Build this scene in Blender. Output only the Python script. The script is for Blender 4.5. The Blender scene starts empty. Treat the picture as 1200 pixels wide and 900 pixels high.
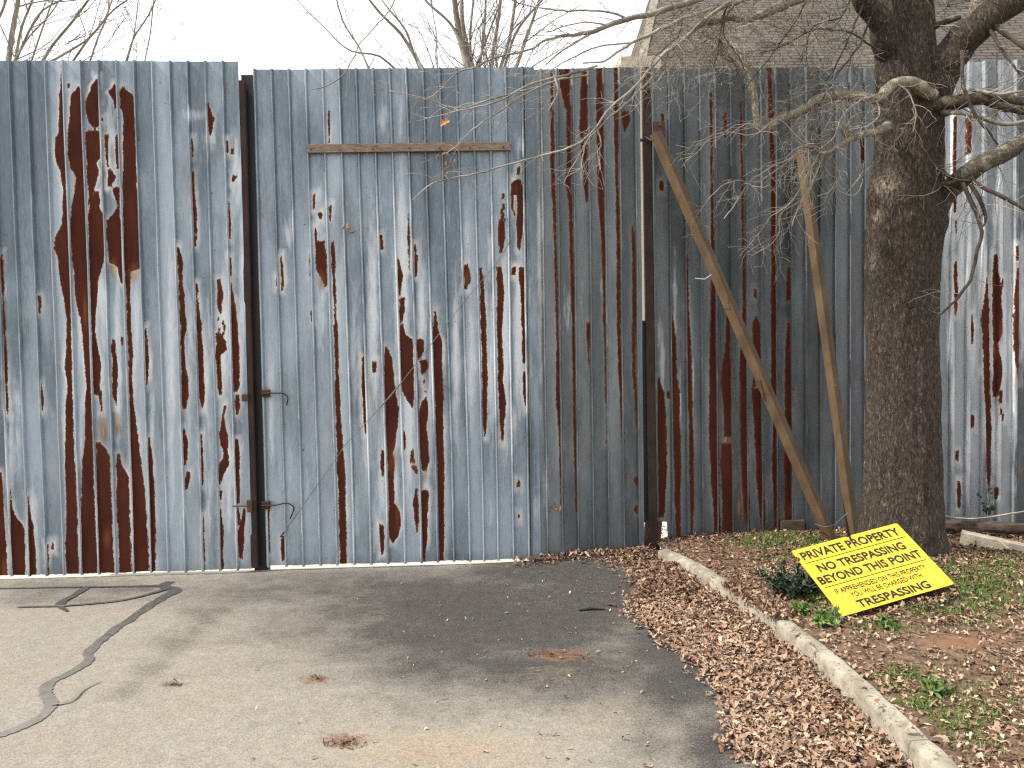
import bpy, math, random
import numpy as np
from math import sin, cos, radians, pi
from mathutils import Vector, noise

random.seed(7)
RNG = np.random.default_rng(11)
scene = bpy.context.scene
COL = scene.collection

# ------------------------------------------------------------------ camera
F = 950.0
PITCH, ROLL = radians(2.24), radians(0.89)
CAM = np.array([0.0, 0.0, 1.6])
_r0 = np.array([1.0, 0, 0]); _f0 = np.array([0, cos(PITCH), -sin(PITCH)]); _u0 = np.array([0, sin(PITCH), cos(PITCH)])
_r = cos(ROLL) * _r0 - sin(ROLL) * _u0
_u = sin(ROLL) * _r0 + cos(ROLL) * _u0
cd = bpy.data.cameras.new("camera")
cam = bpy.data.objects.new("camera", cd)
COL.objects.link(cam)
from mathutils import Matrix
m4 = Matrix(((_r[0], _u[0], -_f0[0], 0), (_r[1], _u[1], -_f0[1], 0), (_r[2], _u[2], -_f0[2], 1.6), (0, 0, 0, 1)))
cam.matrix_world = m4
cd.sensor_width = 36.0
cd.lens = 36.0 * F / 1200.0
cd.clip_end = 2000
cd.clip_start = 0.05
scene.camera = cam

# ------------------------------------------------------------------ light
SUN_EL, SUN_AZ = radians(48), radians(260)      # azimuth clockwise from +Y
SKY_STRENGTH = 0.12
world = bpy.data.worlds.new("World"); scene.world = world
world.use_nodes = True
wn = world.node_tree.nodes; wl = world.node_tree.links
wn.clear()
sky = wn.new("ShaderNodeTexSky"); sky.sky_type = 'NISHITA'; sky.sun_disc = False
sky.sun_elevation = SUN_EL; sky.sun_rotation = SUN_AZ
sky.air_density = 1.0; sky.dust_density = 4.0; sky.ozone_density = 1.0
tc = wn.new("ShaderNodeTexCoord")
nz = wn.new("ShaderNodeTexNoise"); nz.inputs["Scale"].default_value = 2.2; nz.inputs["Detail"].default_value = 5
wl.new(tc.outputs["Generated"], nz.inputs["Vector"])
mr = wn.new("ShaderNodeMapRange"); mr.inputs[1].default_value = 0.3; mr.inputs[2].default_value = 0.75
mr.inputs[3].default_value = 0.6; mr.inputs[4].default_value = 0.95
wl.new(nz.outputs["Fac"], mr.inputs[0])
mx = wn.new("ShaderNodeMix"); mx.data_type = 'RGBA'
mx.inputs[7].default_value = (12.0, 12.2, 12.4, 1)      # thin bright cloud veil
wl.new(mr.outputs[0], mx.inputs[0]); wl.new(sky.outputs[0], mx.inputs[6])
bg = wn.new("ShaderNodeBackground"); bg.inputs[1].default_value = SKY_STRENGTH
wl.new(mx.outputs[2], bg.inputs[0])
wo = wn.new("ShaderNodeOutputWorld"); wl.new(bg.outputs[0], wo.inputs[0])

sl = bpy.data.lights.new("sun", 'SUN'); sl.energy = 4.7; sl.angle = radians(0.5); sl.color = (1.0, 0.94, 0.85)
so = bpy.data.objects.new("sun", sl); COL.objects.link(so)
_S = Vector((sin(SUN_AZ) * cos(SUN_EL), cos(SUN_AZ) * cos(SUN_EL), sin(SUN_EL)))
so.rotation_euler = _S.to_track_quat('Z', 'Y').to_euler()
so.location = (-8, -2, 9)
vs = scene.view_settings
vs.view_transform = 'Standard'; vs.look = 'None'; vs.gamma = 1.0; vs.use_curve_mapping = False
vs.exposure = 0.46

scene.cycles.use_denoising = False      # the fine grain of the surfaces survives
scene.cycles.pixel_filter_type = 'BLACKMAN_HARRIS'; scene.cycles.filter_width = 1.3
scene.cycles.sample_clamp_indirect = 4.0

# ------------------------------------------------------------------ helpers
def ray(x, y):
    return _f0 + _r * ((x - 600.0) / F) - _u * ((y - 450.0) / F)
def at(x, y, Y):                       # the point at distance Y that is seen at (x, y) of the photograph
    d = ray(x, y); return CAM + d * (Y / d[1])
def on(x, y, z):                       # the point at height z
    d = ray(x, y); return CAM + d * ((z - 1.6) / d[2])
def pix(P):
    v = np.asarray(P, float) - CAM
    w = v @ _f0
    return 600 + F * (v @ _r) / w, 450 - F * (v @ _u) / w

def tag(o, label=None, cat=None, group=None, kind=None):
    if label: o["label"] = label
    if cat: o["category"] = cat
    if group: o["group"] = group
    if kind: o["kind"] = kind
    return o
def empty(name, loc):
    o = bpy.data.objects.new(name, None); COL.objects.link(o); o.location = loc
    o.empty_display_size = 0.1
    return o
def link_mesh(name, verts, faces, mat, parent=None, origin=None, smooth=None, attrs=None):
    """verts in world space; parent's location (or origin) becomes the mesh origin"""
    verts = np.asarray(verts, float)
    if parent is not None:
        p = parent; org = np.zeros(3)
        while p is not None:
            org = org + np.array(p.location); p = p.parent
    else:
        org = np.array(origin if origin is not None else (0, 0, 0), float)
    me = bpy.data.meshes.new(name)
    v = verts - org
    if isinstance(faces, np.ndarray):
        n, k = faces.shape
        me.vertices.add(len(v)); me.vertices.foreach_set("co", v.astype(np.float32).ravel())
        me.loops.add(n * k); me.loops.foreach_set("vertex_index", faces.astype(np.int32).ravel())
        me.polygons.add(n); me.polygons.foreach_set("loop_start", (np.arange(n) * k).astype(np.int32))
        me.update(calc_edges=True); me.validate()
    else:
        me.from_pydata([tuple(a) for a in v], [], [tuple(f) for f in faces]); me.update()
    me.materials.append(mat)
    if attrs:
        for k_, a in attrs.items():
            at_ = me.attributes.new(k_, 'FLOAT', 'POINT'); at_.data.foreach_set("value", np.asarray(a, np.float32))
    if smooth is not None:
        me.polygons.foreach_set("use_smooth", [True] * len(me.polygons))
        if smooth < 179: me.set_sharp_from_angle(angle=radians(smooth))
    o = bpy.data.objects.new(name, me); COL.objects.link(o)
    if parent is not None: o.parent = parent
    else: o.location = org
    return o

class MB:
    """collects shapes into one mesh (world coordinates)"""
    def __init__(s): s.v = []; s.f = []
    def add(s, v, f):
        b = len(s.v); s.v += [tuple(a) for a in v]; s.f += [tuple(i + b for i in q) for q in f]
    def beam(s, a, b, w, h, up=(0, 0, 1), rot=0.0, bev=0.12):
        """bevelled bar from a to b, w wide, h high"""
        a = Vector(a); b = Vector(b); d = (b - a).normalized()
        u_ = Vector(up)
        if abs(d.dot(u_)) > 0.98: u_ = Vector((0, 1, 0))
        x = d.cross(u_).normalized(); y = x.cross(d).normalized()
        if rot: x, y = x * cos(rot) + y * sin(rot), y * cos(rot) - x * sin(rot)
        c = bev * min(w, h)
        pr = [(-w/2 + c, -h/2), (w/2 - c, -h/2), (w/2, -h/2 + c), (w/2, h/2 - c), (w/2 - c, h/2), (-w/2 + c, h/2), (-w/2, h/2 - c), (-w/2, -h/2 + c)]
        v = [a + x * p + y * q for p, q in pr] + [b + x * p + y * q for p, q in pr]
        f = [(i, (i + 1) % 8, 8 + (i + 1) % 8, 8 + i) for i in range(8)] + [tuple(range(7, -1, -1)), tuple(range(8, 16))]
        s.add(v, f)
    def box(s, c, size, bev=0.1):
        s.beam((c[0] - size[0]/2, c[1], c[2]), (c[0] + size[0]/2, c[1], c[2]), size[1], size[2], bev=bev)
    def tube(s, pts, rad, sides=6, cap=True):
        v, f = tube(pts, rad, sides, cap); s.add(v, f)
    def build(s, name, mat, parent=None, origin=None, smooth=None):
        return link_mesh(name, s.v, s.f, mat, parent, origin, smooth)

def tube(pts, rad, sides=6, cap=True):
    pts = [Vector(p) for p in pts]; n = len(pts)
    v = []; f = []
    t = (pts[1] - pts[0]).normalized()
    x = t.orthogonal().normalized()
    for i, p in enumerate(pts):
        if i == 0: t = pts[1] - pts[0]
        elif i == n - 1: t = pts[-1] - pts[-2]
        else: t = pts[i + 1] - pts[i - 1]
        t = t.normalized() if t.length > 1e-9 else Vector((0, 0, 1))
        x = (x - t * x.dot(t))
        x = x.normalized() if x.length > 1e-6 else t.orthogonal().normalized()
        y = t.cross(x)
        for k in range(sides):
            a = 2 * pi * k / sides
            v.append(p + (x * cos(a) + y * sin(a)) * rad[i])
    for i in range(n - 1):
        for k in range(sides):
            f.append((i * sides + k, i * sides + (k + 1) % sides, (i + 1) * sides + (k + 1) % sides, (i + 1) * sides + k))
    if cap and sides > 3:
        f.append(tuple(range(sides - 1, -1, -1))); f.append(tuple(range((n - 1) * sides, n * sides)))
    return v, f

def smooth_line(pts, rad, step=0.05):
    """Catmull-Rom resample of a polyline with radii"""
    P = [np.array(p, float) for p in pts]; R = list(rad)
    P = [2 * P[0] - P[1]] + P + [2 * P[-1] - P[-2]]; R = [R[0]] + R + [R[-1]]
    out = []; ro = []
    for i in range(1, len(P) - 2):
        L = np.linalg.norm(P[i + 1] - P[i]) + 1e-9; n = max(2, int(L / step))
        La = np.linalg.norm(P[i] - P[i - 1]) + 1e-9; Lb = np.linalg.norm(P[i + 2] - P[i + 1]) + 1e-9
        m0 = ((P[i] - P[i-1]) / La * L + (P[i+1] - P[i]) / L * La) / (La + L) * L
        m1 = ((P[i+1] - P[i]) / L * Lb + (P[i+2] - P[i+1]) / Lb * L) / (Lb + L) * L
        for k in range(n):
            t = k / n
            q = (2*t**3 - 3*t*t + 1) * P[i] + (t**3 - 2*t*t + t) * m0 + (3*t*t - 2*t**3) * P[i+1] + (t**3 - t*t) * m1
            out.append(q); ro.append(R[i] * (1 - t) + R[i + 1] * t)
    out.append(P[-2]); ro.append(R[-2])
    return out, ro

def in_poly(x, y, poly):
    x = np.asarray(x); y = np.asarray(y); c = np.zeros(x.shape, bool); n = len(poly)
    for i in range(n):
        x1, y1 = poly[i]; x2, y2 = poly[(i + 1) % n]
        cond = ((y1 > y) != (y2 > y)) & (x < (x2 - x1) * (y - y1) / ((y2 - y1) or 1e-9) + x1)
        c ^= cond
    return c
def sstep(a, b, x):
    t = np.clip((x - a) / (b - a), 0, 1); return t * t * (3 - 2 * t)

# ------------------------------------------------------------------ node helper
class NT:
    def __init__(s, name):
        s.m = bpy.data.materials.new(name); s.m.use_nodes = True
        s.n = s.m.node_tree.nodes; s.l = s.m.node_tree.links
        s.b = s.n["Principled BSDF"]
        s.tc = s.n.new("ShaderNodeTexCoord")
    def attr(s, k):
        a = s.n.new("ShaderNodeAttribute"); a.attribute_name = k; return a.outputs["Fac"]
    def map(s, scale=(1, 1, 1), src=None):
        m = s.n.new("ShaderNodeMapping"); m.inputs["Scale"].default_value = scale
        s.l.new(src or s.tc.outputs["Object"], m.inputs["Vector"]); return m.outputs[0]
    def noise(s, scale, detail=4, vec=None, rough=0.55, dist=0.0):
        n = s.n.new("ShaderNodeTexNoise"); n.inputs["Scale"].default_value = scale; n.inputs["Detail"].default_value = detail
        n.inputs["Roughness"].default_value = rough; n.inputs["Distortion"].default_value = dist
        s.l.new(vec or s.tc.outputs["Object"], n.inputs["Vector"]); return n.outputs["Fac"]
    def voro(s, scale, vec=None, out="Distance", feature='F1'):
        n = s.n.new("ShaderNodeTexVoronoi"); n.feature = feature; n.inputs["Scale"].default_value = scale
        s.l.new(vec or s.tc.outputs["Object"], n.inputs["Vector"]); return n.outputs[out]
    def math(s, op, a, b=0.0, clamp=False):
        n = s.n.new("ShaderNodeMath"); n.operation = op; n.use_clamp = clamp
        for i, q in enumerate((a, b)):
            if isinstance(q, (int, float)): n.inputs[i].default_value = q
            else: s.l.new(q, n.inputs[i])
        return n.outputs[0]
    def rng(s, v, a, b, c=0.0, d=1.0, smooth=False):
        n = s.n.new("ShaderNodeMapRange"); n.clamp = True
        if smooth: n.interpolation_type = 'SMOOTHSTEP'
        for i, q in enumerate((a, b, c, d)): n.inputs[1 + i].default_value = q
        s.l.new(v, n.inputs[0]); return n.outputs[0]
    def mix(s, f, a, b, mode='MIX'):
        n = s.n.new("ShaderNodeMix"); n.data_type = 'RGBA'; n.blend_type = mode; n.clamp_factor = True
        for i, q in ((0, f), (6, a), (7, b)):
            if isinstance(q, (int, float)): n.inputs[i].default_value = q
            elif isinstance(q, tuple): n.inputs[i].default_value = q + (1,) if len(q) == 3 else q
            else: s.l.new(q, n.inputs[i])
        return n.outputs[2]
    def bump(s, h, strength=0.3, dist=0.01, nrm=None):
        n = s.n.new("ShaderNodeBump"); n.inputs["Strength"].default_value = strength; n.inputs["Distance"].default_value = dist
        s.l.new(h, n.inputs["Height"])
        if nrm: s.l.new(nrm, n.inputs["Normal"])
        return n.outputs[0]
    def out(s, col=None, rough=None, metal=None, nrm=None, spec=None):
        for k, q in (("Base Color", col), ("Roughness", rough), ("Metallic", metal), ("Normal", nrm), ("Specular IOR Level", spec)):
            if q is None: continue
            if isinstance(q, (int, float)): s.b.inputs[k].default_value = q
            elif isinstance(q, tuple): s.b.inputs[k].default_value = q + (1,) if len(q) == 3 else q
            else: s.l.new(q, s.b.inputs[k])
        return s.m

def mottled(name, dark, light, scale=8, stretch=(1, 1, 1), rough=0.8, bump=0.3, bscale=40, bdist=0.004, spots=None):
    t = NT(name)
    v = t.map(stretch)
    n = t.noise(scale, 6, v)
    c = t.mix(t.rng(n, 0.3, 0.7), dark, light)
    if spots:
        c = t.mix(t.rng(t.noise(scale * 5, 3, v), 0.6, 0.68), c, spots)
    return t.out(c, rough, 0.0, t.bump(t.noise(bscale, 5, v), bump, bdist), 0.3)
# ------------------------------------------------------------------ materials
def make_galv(name, dark, mid, light, halo_k, grime=0.0):
    t = NT(name)
    ob = t.tc.outputs["Object"]
    vs_ = t.map((26, 26, 1.3)); vt = t.map((1, 1, 0.45))
    rust, pale, stain, tone, dirt_shade = t.attr("rust"), t.attr("pale"), t.attr("stain"), t.attr("tone"), t.attr("dirt_shade")
    n_edge = t.noise(48, 7, vt, 0.65); n_big = t.noise(10, 4, vt)
    d = t.math('ADD', rust, t.math('MULTIPLY', t.math('SUBTRACT', n_edge, 0.5), 4.6))
    d = t.math('ADD', d, t.math('MULTIPLY', t.math('SUBTRACT', n_big, 0.5), 3.0))
    d = t.math('ADD', d, t.math('MULTIPLY', t.math('SUBTRACT', t.noise(130, 4, vt, 0.6), 0.5), 2.4))
    rm = t.rng(d, -0.75, -0.35)
    # metal
    st = t.noise(1.0, 5, vs_, 0.6)
    cl = t.noise(2.4, 6, t.map((1.6, 1.6, 0.55)), 0.6)
    base = t.mix(t.rng(st, 0.3, 0.72), dark, mid)
    sp = t.voro(95, None, "Color")
    base = t.mix(0.10, base, t.mix(t.rng(sp, 0.0, 1.0), dark, light))
    sm = t.noise(60, 4, t.map((1, 1, 0.3)))
    base = t.mix(t.rng(sm, 0.5, 0.75, 0, 0.25), base, light)
    base = t.mix(t.rng(t.math('ADD', cl, t.math('MULTIPLY', tone, 0.30)), 0.42, 0.72, 0.0, 0.75), base, light)
    base = t.mix(t.rng(t.math('ADD', cl, t.math('MULTIPLY', tone, 0.35)), 0.44, 0.22, 0.0, 0.7), base, tuple(q * 0.72 for q in dark))
    pn = t.noise(7, 6, t.map((5, 5, 0.8)), 0.62)
    pm = t.rng(t.math('ADD', pale, t.math('MULTIPLY', t.math('SUBTRACT', pn, 0.5), 1.3)), 0.32, 0.95)
    base = t.mix(t.math('MULTIPLY', pm, 0.88), base, (0.60, 0.63, 0.655))
    hn = t.math('ADD', rust, t.math('MULTIPLY', t.math('SUBTRACT', t.noise(20, 6, vt, 0.65), 0.5), 9.0))
    hv = t.rng(t.noise(7, 3, t.map((1, 1, 0.35))), 0.35, 0.62)
    hm = t.math('MULTIPLY', t.math('MULTIPLY', t.rng(hn, -6.0, -0.2), hv), halo_k)
    base = t.mix(hm, base, (0.63, 0.625, 0.60))
    em = t.math('MULTIPLY', t.math('MULTIPLY', t.rng(d, -1.0, -0.3), t.rng(t.noise(13, 4, vt), 0.4, 0.62)), halo_k * 0.8)
    base = t.mix(em, base, (0.50, 0.42, 0.29))
    # soot, runs of dirt down to the foot, and shade painted beside the ribs
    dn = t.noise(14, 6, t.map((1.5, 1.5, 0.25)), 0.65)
    base = t.mix(t.rng(t.math('ADD', dirt_shade, t.math('MULTIPLY', t.math('SUBTRACT', dn, 0.5), 1.0)), 0.35, 1.0, 0, 0.75), base, (0.075, 0.075, 0.068))
    if grime: base = t.mix(t.rng(t.noise(5, 6, t.map((2, 2, 0.5))), 0.42, 0.62, 0, grime), base, (0.10, 0.105, 0.095))
    fl = t.noise(1.0, 5, t.map((170, 170, 9)), 0.7)
    base = t.mix(t.rng(fl, 0.52, 0.72, 0, 0.3), base, light)
    base = t.mix(t.rng(fl, 0.46, 0.3, 0, 0.35), base, tuple(q * 0.6 for q in dark))
    # small dark pits
    pit = t.rng(t.noise(42, 2), 0.73, 0.76)
    base = t.mix(t.math('MULTIPLY', pit, 0.8), base, (0.045, 0.03, 0.024))
    sn = t.noise(16, 6, t.map((2.2, 2.2, 0.3)), 0.62)
    sm2 = t.rng(t.math('ADD', stain, t.math('MULTIPLY', t.math('SUBTRACT', sn, 0.5), 1.2)), 0.3, 1.0)
    base = t.mix(t.math('MULTIPLY', sm2, 0.85), base, t.mix(t.rng(sn, 0.42, 0.62), (0.20, 0.075, 0.03), (0.44, 0.30, 0.14)))
    rn = t.noise(12, 5, t.map((1, 1, 0.3)))
    rc = t.mix(t.rng(rn, 0.3, 0.7), (0.050, 0.0145, 0.009), (0.082, 0.022, 0.013))
    rc = t.mix(t.rng(t.noise(70, 4), 0.55, 0.8, 0, 0.5), rc, (0.04, 0.013, 0.009))
    rc = t.mix(t.math('MULTIPLY', t.rng(d, 0.9, 0.1), 0.55), rc, (0.15, 0.05, 0.02))
    rc = t.mix(t.math('MULTIPLY', sm2, 0.45), rc, (0.24, 0.085, 0.03))
    col = t.mix(rm, base, rc)
    rough = t.math('ADD', t.math('MULTIPLY', rm, 0.34), t.rng(cl, 0.3, 0.7, 0.40, 0.60))
    metal = t.math('MULTIPLY', t.math('SUBTRACT', 1.0, t.math('MAXIMUM', rm, t.math('MAXIMUM', hm, t.math('MULTIPLY', pm, 0.7)))), 0.42)
    h = t.math('SUBTRACT', t.math('MULTIPLY', t.noise(5, 3, t.map((2, 2, 0.6))), 0.9), t.math('MULTIPLY', rm, 0.05))
    h2 = t.math('ADD', t.noise(150, 3), t.math('MULTIPLY', t.noise(34, 4), 0.6))
    nr = t.bump(h, 0.35, 0.02)
    nr = t.bump(h2, 0.05, 0.002, nr)
    return t.out(col, rough, metal, nr, t.math('SUBTRACT', 0.4, t.math('MULTIPLY', rm, 0.3)))

M = {}
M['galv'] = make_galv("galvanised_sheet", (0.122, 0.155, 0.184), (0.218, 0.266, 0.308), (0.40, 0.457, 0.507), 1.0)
M['galv_wing'] = make_galv("galvanised_sheet_shaded", (0.080, 0.095, 0.102), (0.130, 0.150, 0.159), (0.235, 0.263, 0.275), 0.15, 0.25)  # darkened sheet colour stands in for shade on the wing, plus grime
M['galv_back'] = make_galv("galvanised_sheet_deep_shade", (0.058, 0.068, 0.073), (0.094, 0.109, 0.116), (0.18, 0.203, 0.213), 0.22, 0.35)  # darker again: shade on the back fence put into its colour, plus grime
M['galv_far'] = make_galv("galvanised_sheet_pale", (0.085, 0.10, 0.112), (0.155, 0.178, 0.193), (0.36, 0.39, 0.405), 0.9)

M['wood'] = mottled("weathered_board", (0.10, 0.065, 0.045), (0.26, 0.19, 0.14), 6, (3, 14, 14), 0.85, 0.5, 60, 0.004)
M['brace'] = mottled("brown_steel", (0.066, 0.041, 0.021), (0.130, 0.085, 0.047), 9, (1, 1, 0.5), 0.6, 0.25, 60, 0.003)
M['rust_steel'] = mottled("rusted_steel", (0.035, 0.016, 0.011), (0.085, 0.038, 0.024), 9, (1, 1, 0.4), 0.75, 0.35, 70, 0.003, (0.13, 0.06, 0.035))
M['rust_dark'] = mottled("dark_rusted_steel", (0.016, 0.010, 0.008), (0.050, 0.027, 0.019), 12, (1, 1, 0.4), 0.75, 0.35, 70, 0.003)
M['black'] = mottled("black_paint", (0.008, 0.008, 0.009), (0.017, 0.017, 0.019), 6, (1, 1, 0.2), 0.45, 0.15, 60, 0.002)
M['wire'] = mottled("dull_wire", (0.05, 0.05, 0.05), (0.14, 0.14, 0.14), 20, (1, 1, 1), 0.5, 0.1)
M['concrete'] = mottled("old_concrete", (0.16, 0.14, 0.108), (0.37, 0.335, 0.265), 11, (1, 1, 1), 0.9, 0.7, 90, 0.005, (0.10, 0.09, 0.068))
M['yard'] = mottled("pale_yard", (0.42, 0.38, 0.32), (0.60, 0.56, 0.48), 3, (1, 1, 1), 0.95, 0.2, 40, 0.01)
M['sleeper'] = mottled("rotten_timber", (0.035, 0.024, 0.017), (0.12, 0.085, 0.06), 5, (2, 12, 12), 0.95, 0.7, 50, 0.008)
M['earth'] = mottled("earth", (0.10, 0.07, 0.045), (0.20, 0.16, 0.10), 0.8, (1, 1, 1), 0.95, 0.5, 12, 0.03)

def make_asphalt():
    t = NT("asphalt")
    dk, so_, li, du = t.attr("dark"), t.attr("soil"), t.attr("litter"), t.attr("dust")
    fine = t.voro(170, None, "Color"); fine2 = t.noise(260, 3)
    big = t.noise(1.6, 6, None, 0.6); mid = t.noise(14, 9, None, 0.75)
    lightc = t.mix(t.rng(mid, 0.3, 0.7), (0.235, 0.213, 0.182), (0.35, 0.322, 0.278))
    lightc = t.mix(t.rng(big, 0.35, 0.7, 0, 0.5), lightc, (0.27, 0.235, 0.185))
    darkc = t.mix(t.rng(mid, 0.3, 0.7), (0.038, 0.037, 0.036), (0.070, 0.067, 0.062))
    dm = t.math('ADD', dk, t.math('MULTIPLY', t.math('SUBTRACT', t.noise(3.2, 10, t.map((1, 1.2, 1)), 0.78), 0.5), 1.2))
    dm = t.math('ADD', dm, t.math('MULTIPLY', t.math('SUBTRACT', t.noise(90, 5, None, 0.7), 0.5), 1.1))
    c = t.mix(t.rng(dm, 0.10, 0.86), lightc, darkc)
    c = t.mix(t.rng(t.math('ADD', du, t.math('MULTIPLY', t.math('SUBTRACT', mid, 0.5), 1.0)), 0.3, 1.1, 0, 0.75), c, (0.36, 0.275, 0.185))
    sm = t.rng(t.math('ADD', so_, t.math('MULTIPLY', t.math('SUBTRACT', t.noise(26, 6, t.map((0.8, 1.6, 1)), 0.7), 0.5), 1.9)), 0.42, 0.85)
    c = t.mix(t.math('MULTIPLY', sm, 0.85), c, t.mix(t.rng(t.noise(45, 3), 0.35, 0.65), (0.09, 0.045, 0.026), (0.27, 0.145, 0.085)))
    c = t.mix(t.rng(t.math('ADD', li, t.math('MULTIPLY', t.math('SUBTRACT', t.noise(20, 5), 0.5), 1.0)), 0.4, 0.8, 0, 0.9), c, (0.075, 0.045, 0.028))
    # aggregate
    c = t.mix(t.rng(fine, 0.0, 1.0, 0.0, 0.75), c, t.mix(1.0, c, (0.42, 0.40, 0.37), 'MULTIPLY'))
    c = t.mix(t.rng(t.noise(55, 8, None, 0.8), 0.52, 0.68, 0, 0.6), c, t.mix(1.0, c, (0.35, 0.34, 0.32), 'MULTIPLY'))
    c = t.mix(t.rng(fine2, 0.60, 0.70, 0, 0.7), c, (0.55, 0.52, 0.46))
    nr = t.bump(t.math('ADD', fine, t.math('MULTIPLY', fine2, 1.0)), 0.55, 0.004)
    return t.out(c, 0.9, 0.0, nr, 0.25)
M['asphalt'] = make_asphalt()

def make_tar():
    t = NT("crack_tar")
    n = t.noise(20, 6, None, 0.65)
    w = t.attr("wear")
    k = t.math('ADD', w, t.math('MULTIPLY', t.math('SUBTRACT', n, 0.5), 0.9))
    c = t.mix(t.rng(k, 0.2, 1.1), (0.036, 0.036, 0.036), (0.20, 0.185, 0.16))
    c = t.mix(t.rng(t.noise(240, 2), 0.56, 0.7, 0, 0.45), c, (0.30, 0.28, 0.25))
    return t.out(c, 0.85, 0.0, t.bump(t.noise(150, 3), 0.4, 0.003), 0.3)
M['tar'] = make_tar()

def make_soil():
    t = NT("verge_soil")
    g, cl = t.attr("green"), t.attr("clay")
    n = t.noise(14, 7, None, 0.65); n2 = t.noise(60, 4)
    c = t.mix(t.rng(n, 0.3, 0.7), (0.06, 0.039, 0.026), (0.19, 0.128, 0.085))
    c = t.mix(t.rng(n2, 0.5, 0.7, 0, 0.6), c, (0.27, 0.18, 0.12))
    c = t.mix(t.rng(t.math('ADD', cl, t.math('SUBTRACT', n, 0.5)), 0.3, 0.8, 0, 0.8), c, (0.20, 0.105, 0.062))
    c = t.mix(t.rng(t.math('ADD', g, t.math('SUBTRACT', n, 0.5)), 0.4, 1.0, 0, 0.7), c, (0.050, 0.075, 0.022))
    return t.out(c, 0.95, 0.0, t.bump(t.math('ADD', n, t.math('MULTIPLY', n2, 0.4)), 0.8, 0.03), 0.2)
M['soil'] = make_soil()

def make_leaf():
    t = NT("dead_leaf"); a = t.attr("tint")
    r = t.n.new("ShaderNodeValToRGB"); e = r.color_ramp.elements
    e[0].color = (0.045, 0.024, 0.015, 1); e[0].position = 0.0
    e[1].color = (0.58, 0.44, 0.325, 1); e[1].position = 1.0
    for p, c in ((0.25, (0.12, 0.062, 0.038, 1)), (0.5, (0.25, 0.158, 0.10, 1)), (0.78, (0.40, 0.275, 0.19, 1))):
        q = e.new(p); q.color = c
    t.l.new(a, r.inputs[0])
    c = t.mix(t.rng(t.noise(90, 4), 0.35, 0.7, 0, 0.4), r.outputs[0], (0.10, 0.055, 0.035))
    return t.out(c, 0.7, 0.0, t.bump(t.noise(160, 3), 0.3, 0.003), 0.3)
M['leaf'] = make_leaf()
def make_green(name, a_, b_):
    t = NT(name); a = t.attr("tint")
    return t.out(t.mix(a, a_, b_), 0.6, 0.0, None, 0.3)
M['grass'] = make_green("grass_blade", (0.035, 0.062, 0.016), (0.17, 0.24, 0.05))
M['shrubleaf'] = make_green("shrub_leaf", (0.012, 0.022, 0.014), (0.045, 0.07, 0.035))
M['weedleaf'] = make_green("weed_leaf", (0.045, 0.085, 0.02), (0.15, 0.22, 0.06))

def make_bark(name, dark, mid, flake, lich, sc=1.0, lk=0.0):
    t = NT(name)
    w = t.n.new("ShaderNodeTexNoise"); w.inputs["Scale"].default_value = 9 * sc; w.inputs["Detail"].default_value = 4
    t.l.new(t.tc.outputs["Object"], w.inputs["Vector"])
    ad = t.n.new("ShaderNodeMix"); ad.data_type = 'VECTOR'; ad.inputs[0].default_value = 0.07 / sc
    t.l.new(t.tc.outputs["Object"], ad.inputs[4]); t.l.new(w.outputs["Color"], ad.inputs[5])
    v = t.map((62 * sc, 62 * sc, 15 * sc), ad.outputs[1]); v2 = t.map((120 * sc, 120 * sc, 46 * sc))
    ed = t.voro(1.0, v, "Distance", 'DISTANCE_TO_EDGE'); ce = t.voro(1.0, v, "Color")
    n = t.noise(1.0, 6, t.map((40 * sc, 40 * sc, 9 * sc)), 0.65); n2 = t.noise(1.0, 4, v2, 0.65)
    br = t.noise(1.0, 5, t.map((85 * sc, 85 * sc, 24 * sc)), 0.7)
    plate = t.rng(t.math('ADD', t.math('MULTIPLY', ed, 0.9), t.math('MULTIPLY', t.math('SUBTRACT', br, 0.5), 1.3)), -0.16, 0.42)
    c = t.mix(t.rng(ce, 0.1, 0.9), tuple(q * 0.55 for q in mid), mid)
    c = t.mix(t.rng(n, 0.35, 0.68, 0, 0.6), c, tuple(q * 1.5 for q in mid))
    c = t.mix(t.math('MULTIPLY', t.rng(n2, 0.56, 0.70), t.rng(ce, 0.45, 0.8)), c, flake)
    c = t.mix(plate, dark, c)
    if lk: c = t.mix(t.rng(t.noise(9 * sc, 6, None, 0.65), 0.52, 0.66, 0, lk), c, lich)
    c = t.mix(t.math('MULTIPLY', t.attr('pale_patch'), t.rng(br, 0.4, 0.6)), c, (0.40, 0.33, 0.25))
    h = t.math('ADD', t.math('MULTIPLY', plate, 0.8), t.math('ADD', t.math('MULTIPLY', ce, 0.35), t.math('MULTIPLY', n2, 0.5)))
    nr = t.bump(h, 1.0, 0.012 / sc)
    return t.out(c, 0.85, 0.0, nr, 0.3)
M['bark'] = make_bark("oak_bark", (0.017, 0.012, 0.009), (0.108, 0.083, 0.062), (0.40, 0.33, 0.25), (0.30, 0.28, 0.2))
M['limb'] = make_bark("limb_bark", (0.13, 0.11, 0.08), (0.36, 0.315, 0.235), (0.46, 0.42, 0.34), (0.50, 0.47, 0.36), 2.0, 0.8)
M['lichen_limb'] = make_bark("lichen_limb_bark", (0.05, 0.042, 0.03), (0.17, 0.148, 0.108), (0.36, 0.33, 0.25), (0.33, 0.32, 0.22), 2.0, 0.7)
M['twig'] = mottled("twig_bark", (0.11, 0.09, 0.066), (0.40, 0.355, 0.28), 6, (1, 1, 1), 0.75, 0.0)
M['far_twig'] = mottled("far_twig_bark", (0.10, 0.085, 0.068), (0.24, 0.21, 0.17), 4, (1, 1, 1), 0.85, 0.0)
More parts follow.
